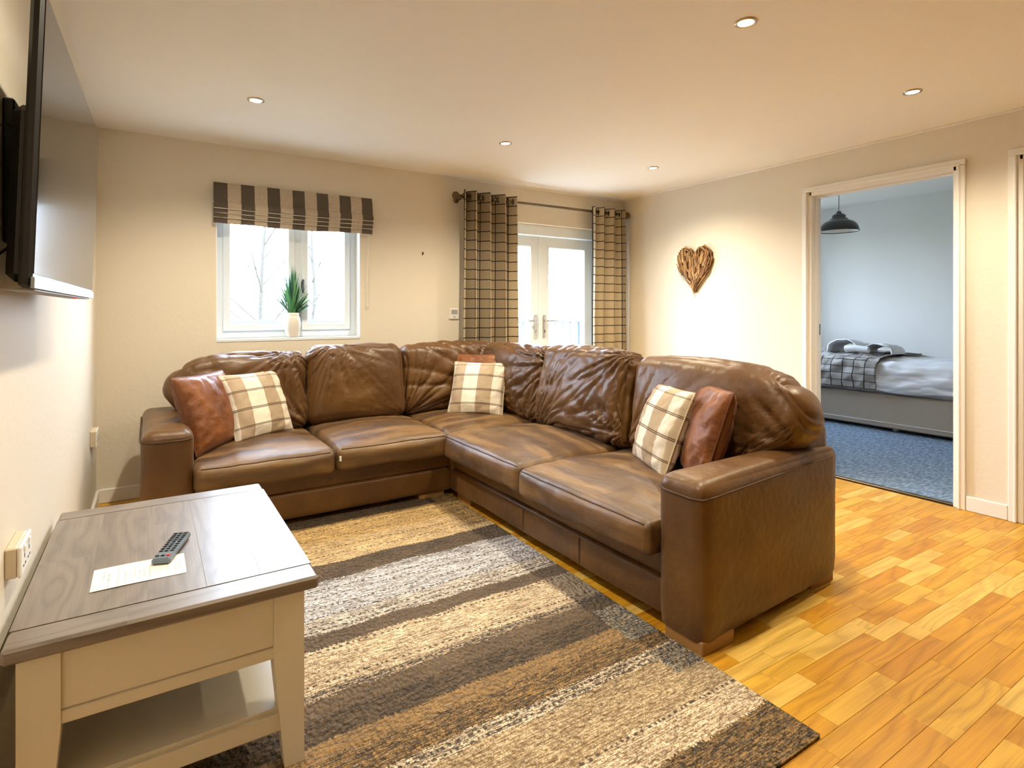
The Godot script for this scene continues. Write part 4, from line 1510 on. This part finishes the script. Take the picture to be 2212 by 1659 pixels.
func build_remote():
	var near = Vector3(-4.049, 0.4965, 2.50)
	var far = Vector3(-3.990, 0.4965, 2.315)
	var ax = (far - near).normalized()
	var len = (far - near).length()
	var sd = Vector3(-ax.z, 0, ax.x)
	var b = Basis(sd, Vector3.UP, -ax)
	if b.determinant() < 0:
		b = Basis(-sd, Vector3.UP, -ax)
	var c = (near + far) * 0.5
	var o = thing("remote_control", "grey remote control with black keys lying across the printed sheet", "remote control", c)
	o.global_transform = Transform3D(b, c)
	var st = ST()
	rbox(st, c + Vector3(0, 0.009, 0), Vector3(0.046, 0.017, len), 0.005, b)
	part("body", done(st), mat(Color(0.40, 0.46, 0.52), 0.35), o)
	st = ST()
	rbox(st, c + Vector3(0, 0.005, 0), Vector3(0.043, 0.010, len * 0.97), 0.004, b)
	part("underside", done(st), M.black, o)
	var keyb = box_mesh(Vector3(-0.0048, 0, -0.0038), Vector3(0.0048, 0.003, 0.0038), 0.001)
	var wideb = box_mesh(Vector3(-0.0055, 0, -0.0045), Vector3(0.0055, 0.003, 0.0045), 0.001)
	var km = mat(Color(0.06, 0.065, 0.07), 0.45)
	for r in 11:
		for k in 3:
			if r == 9:
				continue
			var p = Vector3((k - 1) * 0.0135, 0.0172, len * (-0.42 + 0.082 * r))
			var red = r == 10 and k == 2
			part("button", wideb if r < 4 else keyb, mat(Color(0.85, 0.12, 0.05), 0.4) if red else km, o, c + b * p, b)

func build_heart():
	var o = thing("driftwood_heart", "heart made of driftwood sticks hanging on the right wall", "wall decoration", Vector3(0, 1.55, 0.93))
	# outline in the wall's plane: s along z, t up; 0.41 wide and 0.45 high
	var outline = func(a: float) -> Vector2:
		var x = 16.0 * pow(sin(a), 3.0)
		var y = 13.0 * cos(a) - 5.0 * cos(2.0 * a) - 2.0 * cos(3.0 * a) - cos(4.0 * a)
		return Vector2(x / 16.0 * 0.195, y / 14.5 * 0.185 + (y - 12.0) * 0.0022 + 0.045)
	var inside = func(p: Vector2) -> bool:
		var best = 99.0
		var hit = false
		var n = 40
		for k in n:
			var a: Vector2 = outline.call(TAU * k / n)
			var b: Vector2 = outline.call(TAU * (k + 1) / n)
			if (a.y > p.y) != (b.y > p.y) and p.x < (b.x - a.x) * (p.y - a.y) / (b.y - a.y) + a.x:
				hit = not hit
		return hit
	var c = Vector3(0, 1.56, 0.93)
	var to3 = func(p: Vector2, d: float) -> Vector3:
		return c + Vector3(-d, p.y, p.x)
	var st = ST()
	var ring_f = []
	var ring_b = []
	for k in 40:
		var p: Vector2 = outline.call(TAU * k / 40.0) * 0.93
		ring_f.append(to3.call(p, 0.030))
		ring_b.append(to3.call(p, 0.0))
	for k in 40:
		var j = (k + 1) % 40
		var q = [ring_b[k], ring_b[j], ring_f[j], ring_f[k]]
		poly(st, q, [Vector2.ZERO, Vector2.RIGHT, Vector2.ONE, Vector2.DOWN], (q[0] + q[2]) * 0.5 - c)
		poly(st, [c + Vector3(-0.030, -0.05, 0), ring_f[k], ring_f[j]], [Vector2.ZERO, Vector2.ZERO, Vector2.ZERO], Vector3.LEFT)
	part("backing", done(st), mat(Color(0.34, 0.23, 0.13), 0.8), o)
	var tones = []
	for k in [Color(0.66, 0.50, 0.32), Color(0.52, 0.37, 0.22), Color(0.74, 0.60, 0.42), Color(0.40, 0.28, 0.17), Color(0.60, 0.46, 0.31)]:
		tones.append(mat(k, 0.8))
	var r = RandomNumberGenerator.new()
	r.seed = 5
	var stick = func(a: Vector2, b: Vector2, d: float, rad: float):
		var s = ST()
		var mid = (a + b) * 0.5 + Vector2(r.randf_range(-0.004, 0.004), r.randf_range(-0.004, 0.004))
		tube(s, [to3.call(a, d), to3.call(a.lerp(mid, 0.6), d + 0.004), to3.call(mid, d + 0.005), to3.call(b, d)], rad, rad * 0.65, 6)
		part("stick", done(s), tones[r.randi() % 5], o)
	# sticks along the rim
	for ringk in 2:
		var n = 20
		for k in n:
			var a0 = TAU * (k + r.randf_range(-0.2, 0.2)) / n
			var a1 = TAU * (k + 1.25) / n
			var sc = 0.97 - 0.10 * ringk
			stick.call(outline.call(a0) * sc, outline.call(a1) * sc, 0.024 + 0.010 * ringk, 0.0075)
	# sticks that fan upwards from the point
	for k in 330:
		var p = Vector2(r.randf_range(-0.18, 0.18), r.randf_range(-0.2, 0.17))
		var tip = Vector2(0, -0.235)
		var dir = (p - tip).normalized()
		dir = (dir + Vector2(r.randf_range(-0.16, 0.16), 0.25)).normalized()
		var l = r.randf_range(0.04, 0.10)
		var a = p - dir * l * 0.5
		var b = p + dir * l * 0.5
		if inside.call(a * 1.03) and inside.call(b * 1.03):
			stick.call(a, b, 0.034 + r.randf() * 0.012, r.randf_range(0.005, 0.0085))

func build_plant():
	var v = thing("potted_grass", "white ceramic vase of green grass leaves on the window sill", "plant", Vector3(-3.197, 0.987, -0.045))
	var c = Vector3(-3.197, 0.987, -0.045)
	var st = ST()
	lathe(st, c, [[Vector2(0, 0.001), Vector2(0.040, 0.001), Vector2(0.046, 0.008)], [Vector2(0.046, 0.008), Vector2(0.053, 0.06), Vector2(0.055, 0.105), Vector2(0.050, 0.140), Vector2(0.042, 0.155)], [Vector2(0.042, 0.155), Vector2(0.043, 0.176), Vector2(0.038, 0.178), Vector2(0.036, 0.14)], [Vector2(0.036, 0.15), Vector2(0.0, 0.15)]], 32)
	part("vase", done(st), M.ceramic, v)
	var r = RandomNumberGenerator.new()
	r.seed = 9
	var greens = [mat(Color(0.26, 0.52, 0.33), 0.5), mat(Color(0.42, 0.64, 0.45), 0.5), mat(Color(0.13, 0.31, 0.22), 0.5)]
	for k in 130:
		var a = r.randf() * TAU
		var out = lerpf(0.02, 0.27, pow(r.randf(), 1.1)) * (1.0 if absf(sin(a)) < 0.6 else 0.35)
		var h = r.randf_range(0.17, 0.36) * (1.1 - out * 2.0)
		var dir = Vector3(cos(a), 0, sin(a))
		var root = c + Vector3(0, 0.15, 0) + dir * 0.02 * r.randf()
		var width = r.randf_range(0.0055, 0.0085)
		var side = dir.cross(Vector3.UP).rotated(Vector3.UP, r.randf_range(-0.6, 0.6))
		var droop = r.randf_range(0.0, 0.06) * out / 0.17
		var mesh = sheet(2, 7, func(u, w):
			var p = root + dir * out * pow(w, 1.25) + Vector3(0, h * w - droop * w * w * w, 0)
			return p + side * (u - 0.5) * 2.0 * width * (1.0 - pow(w, 4.0)) + Vector3(0, 0.002 * absf(u - 0.5), 0), 0.0006)
		part("leaf", mesh, greens[r.randi() % 3], v)
